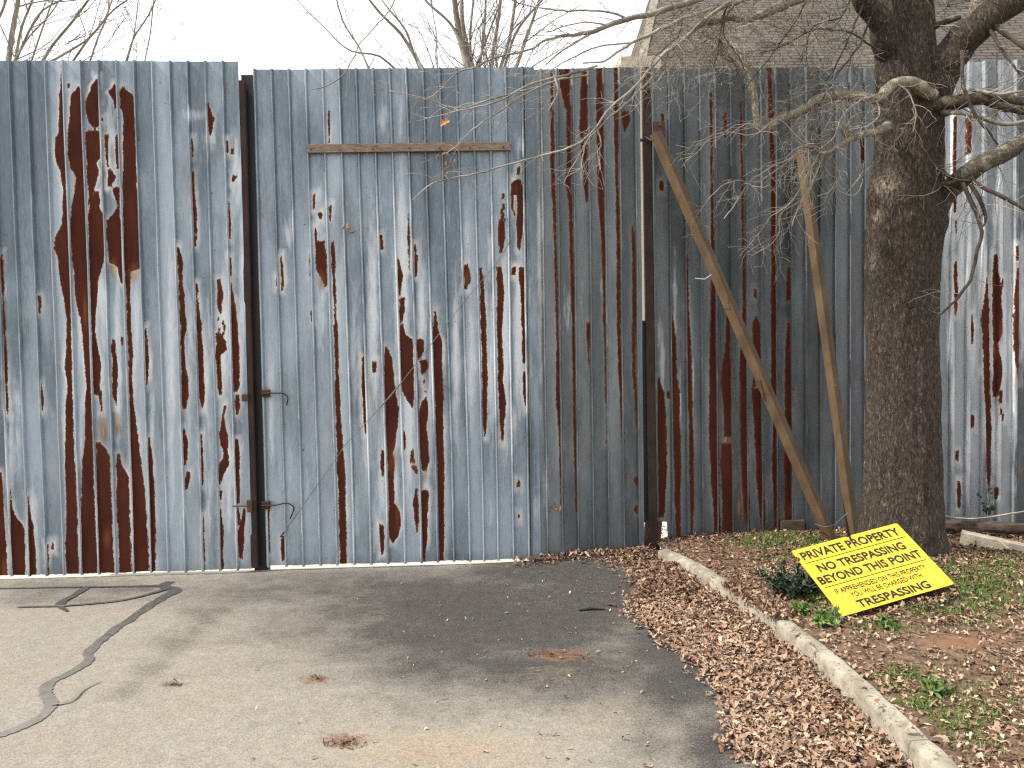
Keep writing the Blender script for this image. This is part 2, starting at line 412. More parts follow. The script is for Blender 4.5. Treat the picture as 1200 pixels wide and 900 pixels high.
M['dark_twig'] = mottled("dark_twig_bark", (0.022, 0.017, 0.013), (0.085, 0.07, 0.053), 9, (1, 1, 1), 0.85, 0.0)  # bark colour darkened to stand for backlit twigs
M['grey_bark'] = mottled("grey_bark", (0.13, 0.115, 0.09), (0.27, 0.24, 0.19), 4, (3, 3, 1), 0.85, 0.4, 30, 0.01)

def make_shingle():
    t = NT("roof_shingle")
    b = t.n.new("ShaderNodeTexBrick"); b.inputs["Scale"].default_value = 1.0
    b.inputs["Brick Width"].default_value = 0.34; b.inputs["Row Height"].default_value = 0.115
    b.inputs["Mortar Size"].default_value = 0.02; b.inputs["Mortar Smooth"].default_value = 0.3
    b.inputs["Color1"].default_value = (0.064, 0.057, 0.046, 1); b.inputs["Color2"].default_value = (0.108, 0.097, 0.079, 1)
    b.inputs["Mortar"].default_value = (0.019, 0.017, 0.014, 1)
    t.l.new(t.tc.outputs["UV"], b.inputs["Vector"])
    c = t.mix(t.rng(t.noise(1.2, 5), 0.35, 0.7, 0, 0.35), b.outputs["Color"], (0.17, 0.15, 0.12))
    return t.out(c, 0.9, 0.0, t.bump(b.outputs["Fac"], -0.4, 0.02), 0.2)
M['shingle'] = make_shingle()
M['trim'] = mottled("pale_trim", (0.42, 0.40, 0.35), (0.52, 0.50, 0.44), 2, (1, 1, 1), 0.7, 0.1)
M['siding'] = mottled("house_siding", (0.34, 0.30, 0.24), (0.42, 0.38, 0.31), 2, (1, 1, 20), 0.8, 0.2)

def make_yellow():
    t = NT("yellow_sheet")
    c = t.mix(t.rng(t.noise(9, 5), 0.45, 0.75, 0, 0.35), (0.72, 0.47, 0.03), (0.64, 0.415, 0.045))
    c = t.mix(t.rng(t.noise(38, 4, None, 0.7), 0.64, 0.74, 0, 0.5), c, (0.50, 0.36, 0.07))
    sx = t.n.new("ShaderNodeSeparateXYZ"); t.l.new(t.tc.outputs["Object"], sx.inputs[0])
    lowz = t.rng(sx.outputs[2], 0.20, -0.08)
    c = t.mix(t.rng(t.math('ADD', lowz, t.math('MULTIPLY', t.math('SUBTRACT', t.noise(24, 7, None, 0.72), 0.5), 2.2)), 0.75, 1.5, 0, 0.6), c, (0.24, 0.15, 0.06))
    return t.out(c, t.rng(t.noise(14, 4), 0.3, 0.7, 0.35, 0.6), 0.0, t.bump(t.noise(6, 3), 0.3, 0.012), 0.4)
M['yellow'] = make_yellow()
M['ink'] = mottled("black_ink", (0.012, 0.012, 0.011), (0.022, 0.021, 0.018), 20, (1, 1, 1), 0.55, 0.0)

# ------------------------------------------------------------------ ground
def grid_mesh(name, xs, ys, zf, mat, keep=None, attrs=None, smooth=179):
    X, Y = np.meshgrid(np.array(xs), np.array(ys)); Z = zf(X, Y)
    V = np.stack([X, Y, Z], -1).reshape(-1, 3)
    nx, ny = len(xs), len(ys)
    i = (np.arange(ny - 1)[:, None] * nx + np.arange(nx - 1)[None, :]).ravel()
    Fq = np.stack([i, i + 1, i + nx + 1, i + nx], -1)
    if keep is not None:
        k = keep(V[:, 0], V[:, 1]); Fq = Fq[k[Fq].all(1)]
    return link_mesh(name, V, Fq, mat, None, None, smooth, attrs(V) if attrs else None), V

o = link_mesh("ground", [(-600, -600, -0.14), (600, -600, -0.14), (600, 600, -0.14), (-600, 600, -0.14)], [(0, 1, 2, 3)], M['earth'])
tag(o, kind="structure")
o = link_mesh("yard", [(-14, 5.6, -0.10), (14, 6.2, -0.10), (14, 26, -0.10), (-14, 26, -0.10)], [(0, 1, 2, 3)], M['yard'])
tag(o, kind="structure")

# fence plan (feet of the sheets)
FENCE = [(-8.2, 5.64), (-2.014, 5.95), (-1.94, 6.0), (0.155, 6.12), (1.0, 6.25)]
def fence_y(x):
    return np.interp(x, [p[0] for p in FENCE] + [1.8], [p[1] for p in FENCE] + [6.38])

def blobs(px, py, lst):
    a = np.zeros_like(px)
    for cx, cy, rx, ry, k in lst:
        a = np.maximum(a, k * np.exp(-(((px - cx) / rx) ** 2 + ((py - cy) / ry) ** 2)))
    return a
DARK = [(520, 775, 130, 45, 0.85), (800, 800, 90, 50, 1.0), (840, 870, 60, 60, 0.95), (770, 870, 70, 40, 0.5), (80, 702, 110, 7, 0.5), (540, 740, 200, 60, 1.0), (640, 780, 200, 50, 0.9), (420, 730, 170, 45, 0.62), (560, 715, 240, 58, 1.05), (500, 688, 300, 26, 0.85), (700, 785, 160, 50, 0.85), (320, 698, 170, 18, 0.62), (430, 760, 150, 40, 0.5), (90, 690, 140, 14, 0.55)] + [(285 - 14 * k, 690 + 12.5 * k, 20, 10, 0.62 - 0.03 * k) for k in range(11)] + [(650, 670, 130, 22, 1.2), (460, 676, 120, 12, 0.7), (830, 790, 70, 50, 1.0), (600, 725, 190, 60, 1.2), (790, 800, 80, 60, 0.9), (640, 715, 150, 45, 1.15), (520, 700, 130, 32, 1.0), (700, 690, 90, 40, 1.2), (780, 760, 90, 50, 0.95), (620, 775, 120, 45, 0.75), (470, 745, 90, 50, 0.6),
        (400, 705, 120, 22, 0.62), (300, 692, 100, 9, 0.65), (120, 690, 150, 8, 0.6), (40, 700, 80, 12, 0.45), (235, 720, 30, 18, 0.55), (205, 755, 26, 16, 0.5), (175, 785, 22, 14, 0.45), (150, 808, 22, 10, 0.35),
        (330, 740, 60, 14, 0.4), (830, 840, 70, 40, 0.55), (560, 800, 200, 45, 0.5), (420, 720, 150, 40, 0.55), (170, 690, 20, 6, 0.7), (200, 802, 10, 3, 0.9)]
SOIL = [(655, 768, 45, 10, 1.0), (690, 775, 35, 5, 0.6), (370, 796, 24, 7, 1.0), (402, 868, 34, 13, 0.95), (500, 880, 90, 30, 0.4), (760, 865, 60, 18, 0.35), (700, 850, 60, 20, 0.3)]
DUST = [(520, 880, 160, 34, 0.9), (680, 840, 80, 30, 0.45), (330, 880, 120, 30, 0.4), (650, 790, 70, 18, 0.5)]
LITTER = [(692, 652), (765, 645), (800, 665), (870, 700), (950, 770), (1030, 845), (1090, 905), (905, 905), (850, 880), (858, 850), (838, 800), (770, 745), (738, 715), (748, 690), (745, 668)]
def drive_attrs(V):
    px, py = pix(V); px = np.where(V[:, 1] > 0.5, px, 0); py = np.where(V[:, 1] > 0.5, py, 3000)
    sel = np.array([0, 0]); l = np.zeros(len(V))
    for dx, dy in ((0, 0), (9, 0), (-9, 0), (0, 6), (0, -6)): l += in_poly(px + dx, py + dy, LITTER) * 0.2
    # foot of the gates: blown dirt
    foot = np.exp(-((fence_y(V[:, 0]) - V[:, 1]) / 0.06) ** 2) * sstep(-0.6, 0.3, V[:, 0])
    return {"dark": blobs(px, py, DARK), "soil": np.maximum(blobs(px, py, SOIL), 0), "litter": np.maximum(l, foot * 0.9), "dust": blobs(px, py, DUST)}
xs = np.concatenate([[-14, -9], np.arange(-6, 1.8, 0.04)]); 
ys = np.concatenate([[-9, -4, 0], np.linspace(1.5, 1, 1), np.arange(1.6, 1.61, 1), np.linspace(2.2, 6.4, 120)])
ys = np.unique(ys)
def drive_z(X, Y): return 0.045 * sstep(-0.3, 1.0, X) * sstep(4.8, 6.2, Y)
_X = np.array(xs)
# far edge of the driveway follows the gates
Xg, Yg = np.meshgrid(xs, ys)
Yl = fence_y(Xg) + 0.012
T_ = (Yg - ys[0]) / (ys[-1] - ys[0])
Yg2 = np.where(Yg > 2.2, 2.2 + (Yg - 2.2) / (ys[-1] - 2.2) * (Yl - 2.2), Yg)
V = np.stack([Xg, Yg2, drive_z(Xg, Yg2)], -1).reshape(-1, 3)
nx, ny = len(xs), len(ys)
i_ = (np.arange(ny - 1)[:, None] * nx + np.arange(nx - 1)[None, :]).ravel()
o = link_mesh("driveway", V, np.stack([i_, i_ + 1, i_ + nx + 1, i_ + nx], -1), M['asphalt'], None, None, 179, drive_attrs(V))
tag(o, kind="structure"); DRIVE = o

# sealed cracks: poured tar ribbons on the asphalt
def ribbon(pts, ws, wear, zoff=0.004):
    P, W = smooth_line([on(x, y, 0) for x, y in pts], [w for w in ws], 0.012)
    V = []; Fc = []; A = []
    for i, (p, w) in enumerate(zip(P, W)):
        d = (P[min(i + 1, len(P) - 1)] - P[max(i - 1, 0)]); d = d / (np.linalg.norm(d) + 1e-9)
        nrm = np.array([-d[1], d[0], 0])
        j1 = 1 + 0.4 * noise.noise((i * 0.11, p[0] * 3, 1.7)) + 0.35 * noise.noise((i * 0.7, 3, 1.7)); j2 = 1 + 0.4 * noise.noise((i * 0.11, p[1] * 3, 9.1)) + 0.35 * noise.noise((i * 0.7, 8, 4))
        V += [p + nrm * w * 0.5 * j1 + np.array([0, 0, zoff]), p - nrm * w * 0.5 * j2 + np.array([0, 0, zoff])]
        f = i / (len(P) - 1); wv = wear[0] * (1 - f) + wear[1] * f; A += [wv, wv]
        if i: Fc.append((2 * i - 2, 2 * i - 1, 2 * i + 1, 2 * i))
    return V, Fc, A
tars = [([(200, 682), (192, 686), (206, 692), (188, 702), (160, 721), (135, 738), (115, 754), (104, 766), (105, 774), (80, 790), (57, 802), (54, 815), (60, 828), (40, 846), (0, 862), (-60, 880)],
         [0.07, 0.075, 0.08, 0.07, 0.06, 0.06, 0.055, 0.055, 0.05, 0.05, 0.06, 0.06, 0.055, 0.05, 0.06, 0.06], (0.1, 0.85)),
        ([(190, 687), (140, 688), (60, 689), (-30, 691)], [0.045, 0.03, 0.028, 0.02], (0.1, 0.3)),
        ([(102, 689), (84, 700), (70, 708), (79, 717)], [0.05, 0.05, 0.06, 0.02], (0.15, 0.2)),
        ([(199, 690), (182, 695), (150, 703), (100, 709), (70, 711), (20, 712)], [0.03, 0.035, 0.028, 0.028, 0.03, 0.02], (0.2, 0.5)),
        ([(60, 828), (80, 824), (100, 808), (118, 799)], [0.016, 0.014, 0.012, 0.008], (0.8, 1.0))]
for k, (p, w, we) in enumerate(tars):
    v, f, a = ribbon(p, w, we, 0.004 + 0.0012 * k)
    link_mesh("crack_seal", v, f, M['tar'], DRIVE, None, None, {"wear": a})

# verge
KERB = [(1.06, 6.06), (1.10, 5.95), (1.20, 5.66), (1.285, 5.28), (1.36, 4.90), (1.44, 4.40), (1.485, 3.93), (1.50, 3.55), (1.50, 3.2), (1.50, 2.6), (1.50, 1.5), (1.5, -1.0), (1.5, -9.0)]
KX = np.array([p[0] for p in KERB][::-1]); KY = np.array([p[1] for p in KERB][::-1])
def kerb_x(y): return np.interp(y, KY, KX)
def verge_z(X, Y):
    d = X - kerb_x(Y) - 0.06
    z = 0.095 + 0.03 * sstep(0, 0.35, d)
    z = z + 0.15 * np.exp(-(((X - 2.62) / 0.75) ** 2 + ((Y - 4.95) / 0.8) ** 2))
    z = z + 0.03 * sstep(2.2, 3.4, X) - 0.085 * sstep(2.9, 3.2, X) * sstep(5.3, 5.9, Y)
    n = np.vectorize(lambda a, b: noise.fractal((a * 3.1, b * 3.1, 0.3), 1.0, 2.0, 4))(X, Y)
    return z + 0.018 * n * sstep(0.02, 0.3, d)
GREEN = [(925, 634, 50, 8, 1.1), (960, 702, 40, 14, 0.9), (1150, 690, 60, 30, 0.85), (1120, 668, 30, 8, 0.6), (1060, 795, 26, 12, 0.9), (1075, 825, 30, 16, 0.8), (1030, 735, 40, 8, 0.5), (1120, 850, 40, 22, 0.6), (1165, 660, 40, 10, 0.6), (905, 655, 30, 8, 0.35), (1090, 715, 40, 8, 0.55), (1150, 840, 60, 40, 0.35)]
CLAY = [(1130, 752, 60, 12, 0.9), (860, 645, 60, 10, 0.6), (1060, 745, 30, 8, 0.4)]
def verge_attrs(V):
    px, py = pix(V); ok = V[:, 1] > 1.0
    px = np.where(ok, px, 0); py = np.where(ok, py, 3000)
    return {"green": blobs(px, py, GREEN), "clay": blobs(px, py, CLAY)}
xs = np.unique(np.concatenate([np.arange(0, 2.7, 0.035), np.arange(2.7, 4.2, 0.1), [5, 7, 10, 14]]))
ys = np.unique(np.concatenate([[-9, -5, -1, 1, 2], np.arange(2.4, 6.9, 0.05), [7.0]]))
Xg, Yg = np.meshgrid(xs, ys); Xv = kerb_x(Yg) + 0.052 + Xg
V = np.stack([Xv, Yg, verge_z(Xv, Yg)], -1).reshape(-1, 3)
V[:, 1] = np.minimum(V[:, 1], np.where(V[:, 0] < 3.28, 6.405 + (V[:, 0] - 1.115) * 0.103, 6.86 - (V[:, 0] - 3.26) * 0.078))
nx, ny = len(xs), len(ys)
i_ = (np.arange(ny - 1)[:, None] * nx + np.arange(nx - 1)[None, :]).ravel()
tag(link_mesh("verge", V, np.stack([i_, i_ + 1, i_ + nx + 1, i_ + nx], -1), M['soil'], None, None, 179, verge_attrs(V)), kind="structure")

# kerb of separate concrete stones
def kerb_stone(y0, y1, n, parent, sink=0.0):
    prof = [(-0.058, -0.12), (-0.058, 0.10), (-0.052, 0.115), (-0.042, 0.121), (0.018, 0.122), (0.025, 0.115), (0.026, -0.12)]
    V = []; Fc = []; k = len(prof)
    for i in range(n + 1):
        y = y0 + (y1 - y0) * i / n; x = kerb_x(y) + 0.03
        dx = (kerb_x(y + 0.05) - kerb_x(y - 0.05)) / 0.1; L = math.hypot(1, dx); nx_, ny_ = 1 / L, -dx / L
        e = 0.003 if i in (0, n) else 0
        for a, z in prof:
            w = 0.003 * noise.noise((x * 9 + a * 30, y * 9, z * 20)) + 0.005 * noise.noise((a * 60, y * 28, z * 50))
            V.append((x + nx_ * (a * (1 - e * 3) + w), y + ny_ * a, z - (e if z > 0 else 0) + w * 0.9 - sink))
    for i in range(n):
        for j in range(k - 1):
            Fc.append((i * k + j, i * k + j + 1, (i + 1) * k + j + 1, (i + 1) * k + j))
    Fc.append(tuple(range(k))); Fc.append(tuple(range((n + 1) * k - 1, n * k - 1, -1)))
    return link_mesh("kerb_stone", V, Fc, M['concrete'], parent, None, 40)
kerb = empty("kerb", (1.5, 3.5, 0)); tag(kerb, kind="structure")
for y0, y1 in ((5.98, 5.42), (5.416, 4.46), (4.456, 3.93), (3.926, 3.0), (2.996, 2.0), (1.996, 0.5), (0.496, -3.0), (-3.004, -9)):
    kerb_stone(y0, y1, max(6, int(abs(y1 - y0) / 0.035)), kerb)
# ------------------------------------------------------------------ sheet metal
# every flaw is a run down one pan: rows of (height, left edge, right edge) as measured from the photograph
def R_(s): 
    out = []
    for st in s.strip().split(';'):
        v = [tuple(float(q) for q in p.split(',')) for p in st.split()]
        if v: out.append(v)
    return out
RUST_L = R_("""70,72.5,73 120,70.3,74.5 155,70,75 163,66,75.5 188,66,76 200,71,77 220,74,77.5 250,74,79 265,72,79.5 277,65,80 292,64,80 305,69,80.5 325,70,81.5 350,75,82.5 375,78,83 405,78,83.5 430,76,84 450,79.5,84.5 470,78,85 525,77,87 545,77,87.5 597,78,89.8 643,77,91 676,79.3,92;
103,91.5,94 112,84,95 135,82.5,96 155,80.5,97 180,80.5,97.5 197,82.5,98 207,90,98.7 225,87.5,99.2 240,84,100 260,82.5,100.7 295,85,101.8 325,87.5,103 350,89,103.7 375,95,104.5 400,97.5,105 425,100,105.7 450,102,106.5 475,100,107.5 520,100.3,108.7 538,97,109.2 569,96.8,109.8 606,95.2,111 629,96,112 653,95.6,113 676,98,114;
94,112,115.5 100,108,116 108,106,116 118,100.5,116.5 130,101.5,116.8 143,104,117 147,108,117;
156,101.5,117.8 160,101,118 185,102,118 192,102.5,112 200,102.5,116 210,102.5,114.5 222,103,110 232,104,108 237,104,110;
226,110,116 235,104.5,117 243,105,116 250,104,120 262,104,121.5 300,104.5,122 307,104.5,121 315,105,119 325,105.5,115.5 350,106.5,114 367,107.5,111.5 390,108.5,111.5 410,109,115 425,109.5,118.5 450,110,117.5 462,110,116.5;
460,116,119 480,118,120;
520,113.5,118 527,114,125 535,113.5,128 580,113.5,130 620,115,131.5 676,116,133.5;
102,133.5,136 108,128,136.5 115,132,136.5 125,135.5,137;
160,123,127 170,123.5,126.5 180,124.5,127 195,125,128;
160,136,138 180,136,138.5 195,137,139.5;
200,126,131 207,127,136 213,126,133 217,126,131;
222,132,139.5 235,136,140 243,137,140 250,133,140.5 258,125,141 270,125,141.5 300,127.5,143 308,128,144 312,138,144 330,141.5,144;
400,132,135 412,131,135 418,133,136 425,133,137 440,132.5,138 450,132.5,137.5 462,133,137 473,136,137.5;
398,142,144 404,142.5,144;
535,137,140 545,136.5,141 552,137,146 560,137,150 600,137,151.5 640,139.5,152.5 676,140,154;
104,142,146 112,140.5,156 125,142,157 135,144.5,157.5 155,145,158 180,144.5,159 230,144.5,161 260,145,162.5 305,145,164 315,146.5,164 318,147,153 350,149,153 375,149.5,153 400,150.5,155 412,151,156 440,151.5,154.5 460,152,155.5 475,153,156.5 495,153,159 520,153.5,162.5 545,153.5,165 565,154,168 600,154.5,171 640,155.5,173 676,156,174;
388,170,171 400,171,173 425,171.5,174 440,171.5,173.5 450,172,172.5;
515,173.5,175 530,173.5,177.5 560,174,180 600,175,181.5 640,176,182 676,177,182;
556,-2,1.5 580,-3,3.5 620,-4,5 650,-4,7 684,-4,9; 569,10.5,11.5 595,11,14 606,11.5,18 614,11.5,25 622,12,28 650,13,29 684,14,30;
583,31.5,33 605,32,35 615,32.5,38 640,32.5,40 660,33,42 684,33.5,43; 640,54,56.5 660,55,57 676,56,57.5; 637,60.5,63 642,60.5,63;
300,1,3 400,5.5,7 440,6,8 485,8,10; 348,45,48 358,45.5,48 365,46,47; 450,48,49 470,48.5,50.5 482,49,50;
122,243.5,244.5 135,244,248 140,245,252 143,245,249 150,245,249 158,246,247.5; 165,225,226 175,225,226.5 182,225.5,226.5; 204,225,227 225,226,228 245,227,230.5 270,228,231 286,229,230; 166,265.5,267 178,266,267.5; 238,267.5,268.5 260,268.5,270 278,269,270;
176,271.5,273.5 178,271.5,273.5; 208,272.5,277.5 211,272,275;
292,208,210 300,209,212 310,209.5,214 320,210,213 334,210,214 345,210.5,216 365,211.5,216 385,212.5,219 395,212,215.5 410,212.5,216 430,213,217 445,213.5,220 465,213.5,220 478,214.5,218;
335,230.5,231.5 365,231,233 380,231,236 405,232,237 440,233,238.5 460,234,240 472,235,239 478,236.5,238.5;
330,254,258 338,255.5,260.5 352,254.5,260.5 360,255,259.5 366,257,260; 373,255,257 375,255,257; 377,260,262 379,260,262; 382,262,264 383,262,264; 385,256,258 386,256,258; 390,261,263 391,261,263; 393,253.5,259 400,254,264 410,253.5,265 416,253,258 425,254,258 440,255,259 455,256,260 461,257,259;
304,269,270.5 312,269.5,271.5 322,270,271; 333,271,271.5 360,271,275.5 385,271.5,278 410,272.5,280.5 435,273,280.5 450,274,281 457,274.5,279; 465,276,280 475,276,281 484,277,279;
505,214.5,216 515,215,219 530,216,220 543,216,218; 555,218,222.5 562,217,222 571,217,220; 510,235.5,236.5 540,236,237.5 560,236,238 567,236.5,238; 605,237.5,238.5 640,238,239.5 662,238.5,239.5;
477,262,265 488,260,262.5 500,259,264 510,257,266.5 520,259,267.5 530,263,266.5 536,262,268 545,257.5,268 553,257,263 565,256.5,259; 577,257.5,260 583,258,259; 598,257.5,258.5 620,258,261.5 640,258,261 648,258.5,260; 650,258.5,261 660,258.5,262.5 667,260,261.5;
517,275,279 530,275,280.5 555,275.5,280 575,277,281 588,277.5,280; 598,278,280 614,279,282; 598,285,287.5 612,282,287 622,279,286 632,278.5,286 643,280,285 653,281,284; 
100,80,82 101,80,82; 140,120,121 141,120,121""")
RUST_M = R_("""302,328.5,330 322,329,332.5 332,330,332.5 338,330.5,331; 327,324,326 334,324,326; 632,329.5,334 645,329.5,334 655,331,333; 600,313,315 645,314,316;
230,366.5,369 243,367,369; 268,368.5,370.5 280,369,371; 251,373,378 255,374,377; 284,369.5,380 292,370,381.5 305,370,382.5 316,371,382.5 325,376,382.5 334,381,383;
130,385,386 165,385,386.5; 243,385.5,388 256,386,387.5; 285,388,391 300,388.5,392 308,389,392.5 325,390,392 360,391.5,394 390,392,395.5 425,393,396.5 450,393.5,397.5 500,394.5,400 560,396,404 600,398,405 664,399,406.5;
300,363,365 320,364,365; 366,364.5,366.5 375,365,366.5; 278,445.5,447.5 285,446,449 291,446,448.5; 252,478,479 290,478.5,480 315,479,480;
304,466,467 315,466.5,470 325,466.5,471.5 335,467.5,470 345,468,469; 351,469,474 360,468.5,474 375,468.5,472; 382,469,472 392,469,475 398,469,483 405,469,484 415,469.5,483.5 430,470,484 450,470.5,484.5 462,473,485 470,478,484 476,482,485;
287,485.5,487 300,486,489.5 312,486,489 322,486.5,488; 420,424.5,427 450,424.5,428.5 480,425.5,429 500,427,429.5 506,428,429; 426,436,441 435,437,440.5;
408,451.5,454 420,451,459 435,451,460.5 455,451,462.5 480,451.5,467 500,452,465.5 520,453,463 530,454,460 545,455,462 560,455,461 590,456,462 600,456,469 615,456,470 628,457,467 634,459,462;
530,447,450 548,446.5,450 557,448,449.5; 617,445,449 625,445,450 640,446,450 648,447,449; 506,472,474 515,472,475.5 525,473,475; 528,482,484 540,481,486; 548,482,488 553,486,489;
575,486.5,489 590,485,490 610,486,490.5 622,488,490; 400,488.5,497 412,489,496 418,490,493; 424,492,500 430,494,502 436,495,499; 448,497,498.5 462,498,499; 466,497,500.5 475,492.5,502 485,491.5,501.5 500,492,499.5 520,492,502 540,493,503.5 550,495,500;
577,493,502 600,493.5,501 640,494,500 658,496,498; 367,509,511 385,508,513 400,508,517 410,508.5,518 440,509,519 500,511,519 560,513,520 625,514.5,520 664,515,520;
312,544,548 322,544,550.5 330,545,551.5 336,544,547; 316,562,564 325,563,566 350,563,568 380,564,569.5 400,564.5,570 430,565,571 470,566,570.5 500,567,569.5 510,568,569;
260,585,591 268,584,591.5 280,584,591.5 288,585,590 294,586,588; 229,588,590.5 231,588,590.5; 241,589,591 243,589,591; 247,587,589 248,587,589; 252,588,591 254,588,591; 314,582,587 320,582.5,589 345,583,590.5 380,583,588 400,583.5,588 430,584,590 445,584,588.5 470,585,593 485,585.5,592 500,586.5,590.5 515,587,589.5;
198,606,609 203,606,609; 213,601,606 217,599.5,612 225,599,613 229,599,601 243,600,601 250,602,603; 213,604,610 228,606,613 243,607,613.5 262,605.5,612.5 275,607,612 290,607,609.5; 315,600,604 321,600,604; 316,609,615 330,609,615 345,611,615.5 370,611,615.5 400,612.5,616.5 415,612,617 425,612,617.5; 437,613.5,618 455,613,618 465,614,618 480,616,618;
565,606,609 569,606,609; 604,607,609 606,607,609""")
RUST_W = R_("""180,619,619.5 218,618.8,620.5 240,619.2,623.5 260,620,625 300,621,626 350,622,627 370,623,628 400,622.5,627 460,623.5,628 500,624,627 540,625,627 580,625.5,626.5;
85,645.5,647 135,645.5,649 200,646,650 240,648,651 295,650,652.5 400,653,655 460,652,656.5 500,655,657 560,657,658.5 590,657,659; 80,656,667 100,657,667.5 115,660,668 130,664,668.5 180,665,669 215,663,669.5 235,667,670 295,668.5,671.5 380,671,674 400,671.5,674.5 480,672,675 520,673,676 600,675.5,676.5;
85,682,688 105,681,688 150,680,688 180,682,688.5 215,685,689 235,687,689; 82,700,706 120,699.5,706 160,700,707 220,701,707 260,704,708 295,706,709 400,709,710.3 500,711,712 518,711,712.5; 380,688,692 410,689,691 425,690,691;
80,720,724 120,720,724.5 180,721.5,724.5 260,723,725.5 300,723.5,727 340,723,727 380,724,727 400,724.5,727.5 440,726,729 480,728,731 530,730,731.5; 132,729,737 140,730,739 147,731,736 152,732,733.5; 265,741,742.5 300,742,745 360,741.5,746 400,741.5,744.5 440,742,745 465,745,747 500,746,747; 560,745,748 563,742,749 568,746,748; 594,746,748 597,742,747 601,746,748""")
RUST_B = R_("""445,770.5,773 460,770,778 480,770,779.5 525,770.5,780.5 540,771,781.5 580,772,780 604,771,778; 460,781,784.5 465,781,784.5; 370,787,788.5 400,787,792 440,788,793 460,788,796 490,789,796 525,789.5,797 540,790,798 580,791,797 635,793,797;
300,803.5,805.5 350,804.5,806.5 400,805,809 460,806.5,811 525,808,812.5 580,809,812.5 630,810,811.5; 315,834,837 360,833.5,838.5 400,832,839 425,831,840 525,831.5,842 580,834.5,842.5 635,838,844.5; 365,852,855 400,851,855 430,846.5,856.5 448,845,857 475,848,857 510,848.5,857; 521,846,857 540,845,858.5 580,846,859 635,847,859.5;
300,870.5,872.5 370,870.5,874 400,868.5,875 430,867,875 525,868,876.5 580,870,878 635,876,878.5; 340,883,886.5 348,883,886; 372,885,887 378,882.5,890 430,882,892 462,881.5,892 525,885,893 580,888,896 635,893,897; 78,899,904 160,901,906 200,903,908 300,904,909 380,904,911 460,904,911 500,906,911 545,905,912 630,908,913.5;
315,923,926 350,922,927; 380,923,926 420,920,927 470,920,929 540,919,928 630,920,929.5; 110,832,834 230,833,835.5 295,834,836; 120,867,869 300,870,872; 135,848,851 150,847,851 160,849,850; 135,775,778 142,775,778; 214,773,777 222,773,777; 160,1008,1013 190,1009,1013""")
RUST_F = R_("""308,1117,1120.5 320,1116,1121 345,1117,1122 358,1117,1121 367,1117.5,1120.5; 372,1137.5,1139 385,1137,1140.5 400,1138,1140; 328,1154,1157 350,1152,1158 378,1149.5,1158.5 420,1151,1159 460,1152,1159 470,1153,1160 500,1154,1161 530,1156,1160.5 560,1157,1160.5 575,1158,1159.5;
300,1164,1168.5 318,1163.5,1168 330,1163,1170 338,1163,1172 350,1163,1171.5 375,1163,1173 390,1163.5,1173 402,1164,1168 410,1164,1168 418,1164,1171 435,1164,1172 450,1163.5,1171 462,1163.5,1167; 328,1172,1175 334,1172,1175; 460,1169,1174 470,1169,1173; 480,1170,1173 484,1170,1173; 487,1172,1176 491,1172,1176; 317,1190,1192 340,1187.5,1193 380,1186,1193 410,1187,1193 430,1189,1193 445,1191,1192.5;
140,1116.5,1120 180,1116,1120 235,1115.5,1121 247,1117,1120; 140,1132,1137 152,1133,1137 180,1131.5,1136; 260,1118,1121 272,1118.5,1121; 290,1189,1192 303,1189,1192; 566,1122,1125 580,1122,1126 592,1123.5,1125; 530,1120,1123 538,1120,1123; 490,1138,1141 498,1138,1141; 573,1165,1168 580,1165,1168""")
PALE_L = [(200, 420, 7, 150, .9), (222, 430, 6, 120, .7), (243, 440, 6, 130, .7), (263, 390, 7, 90, 1.0), (284, 330, 6, 150, .8), (278, 205, 9, 60, .9), (228, 135, 22, 10, .7), (245, 160, 10, 40, .5), (121, 360, 6, 50, .9), (138, 420, 6, 100, 1.0), (160, 380, 6, 60, .7), (178, 500, 4, 80, .8), (93, 390, 3, 60, .8), (95, 500, 3, 60, .7), (12, 540, 6, 70, .9), (20, 500, 8, 90, .6), (38, 600, 6, 40, .8), (120, 170, 4, 50, .5), (130, 150, 7, 40, .6), (215, 600, 8, 60, .5), (245, 600, 8, 80, .6), (268, 560, 6, 90, .8), (280, 600, 5, 80, .6), (200, 560, 6, 80, .6)]
PALE_M = [(375, 240, 7, 40, .6), (377, 370, 7, 60, .7), (337, 270, 8, 25, .6), (415, 430, 9, 140, .5), (437, 370, 8, 150, 1.0), (430, 500, 7, 80, .9), (420, 400, 6, 80, .5), (448, 560, 8, 70, .9), (470, 320, 9, 120, 1.2), (478, 500, 8, 120, 1.1), (494, 370, 7, 80, 1.0), (500, 560, 5, 80, .9), (463, 580, 5, 60, .9), (534, 420, 6, 110, 1.0), (547, 290, 8, 50, .6), (552, 430, 8, 80, .9), (575, 300, 7, 60, .6), (577, 430, 5, 110, .9), (592, 400, 7, 140, 1.1), (608, 380, 7, 110, 1.2), (608, 170, 6, 30, .6), (600, 500, 8, 40, .8), (318, 480, 5, 120, .7), (340, 560, 6, 60, .4), (360, 560, 6, 80, .4), (417, 600, 5, 60, .6), (440, 620, 6, 40, .7), (470, 140, 5, 60, .55), (448, 130, 7, 40, .6), (445, 250, 6, 60, .5), (525, 250, 6, 60, .4), (505, 440, 4, 100, .8), (575, 600, 8, 30, .4), (630, 600, 8, 40, .5)]
PALE_W = [(632, 340, 5, 200, .8), (665, 360, 5, 40, .5), (682, 350, 5, 60, .4), (705, 340, 5, 40, .4), (640, 570, 6, 50, .5)]
PALE_B = [(776, 420, 3, 40, 1.0), (773, 390, 3, 20, .8), (791, 350, 2.5, 60, .8), (797, 470, 2, 50, .7), (808, 330, 2.5, 60, .5), (812, 450, 2, 60, .7)]
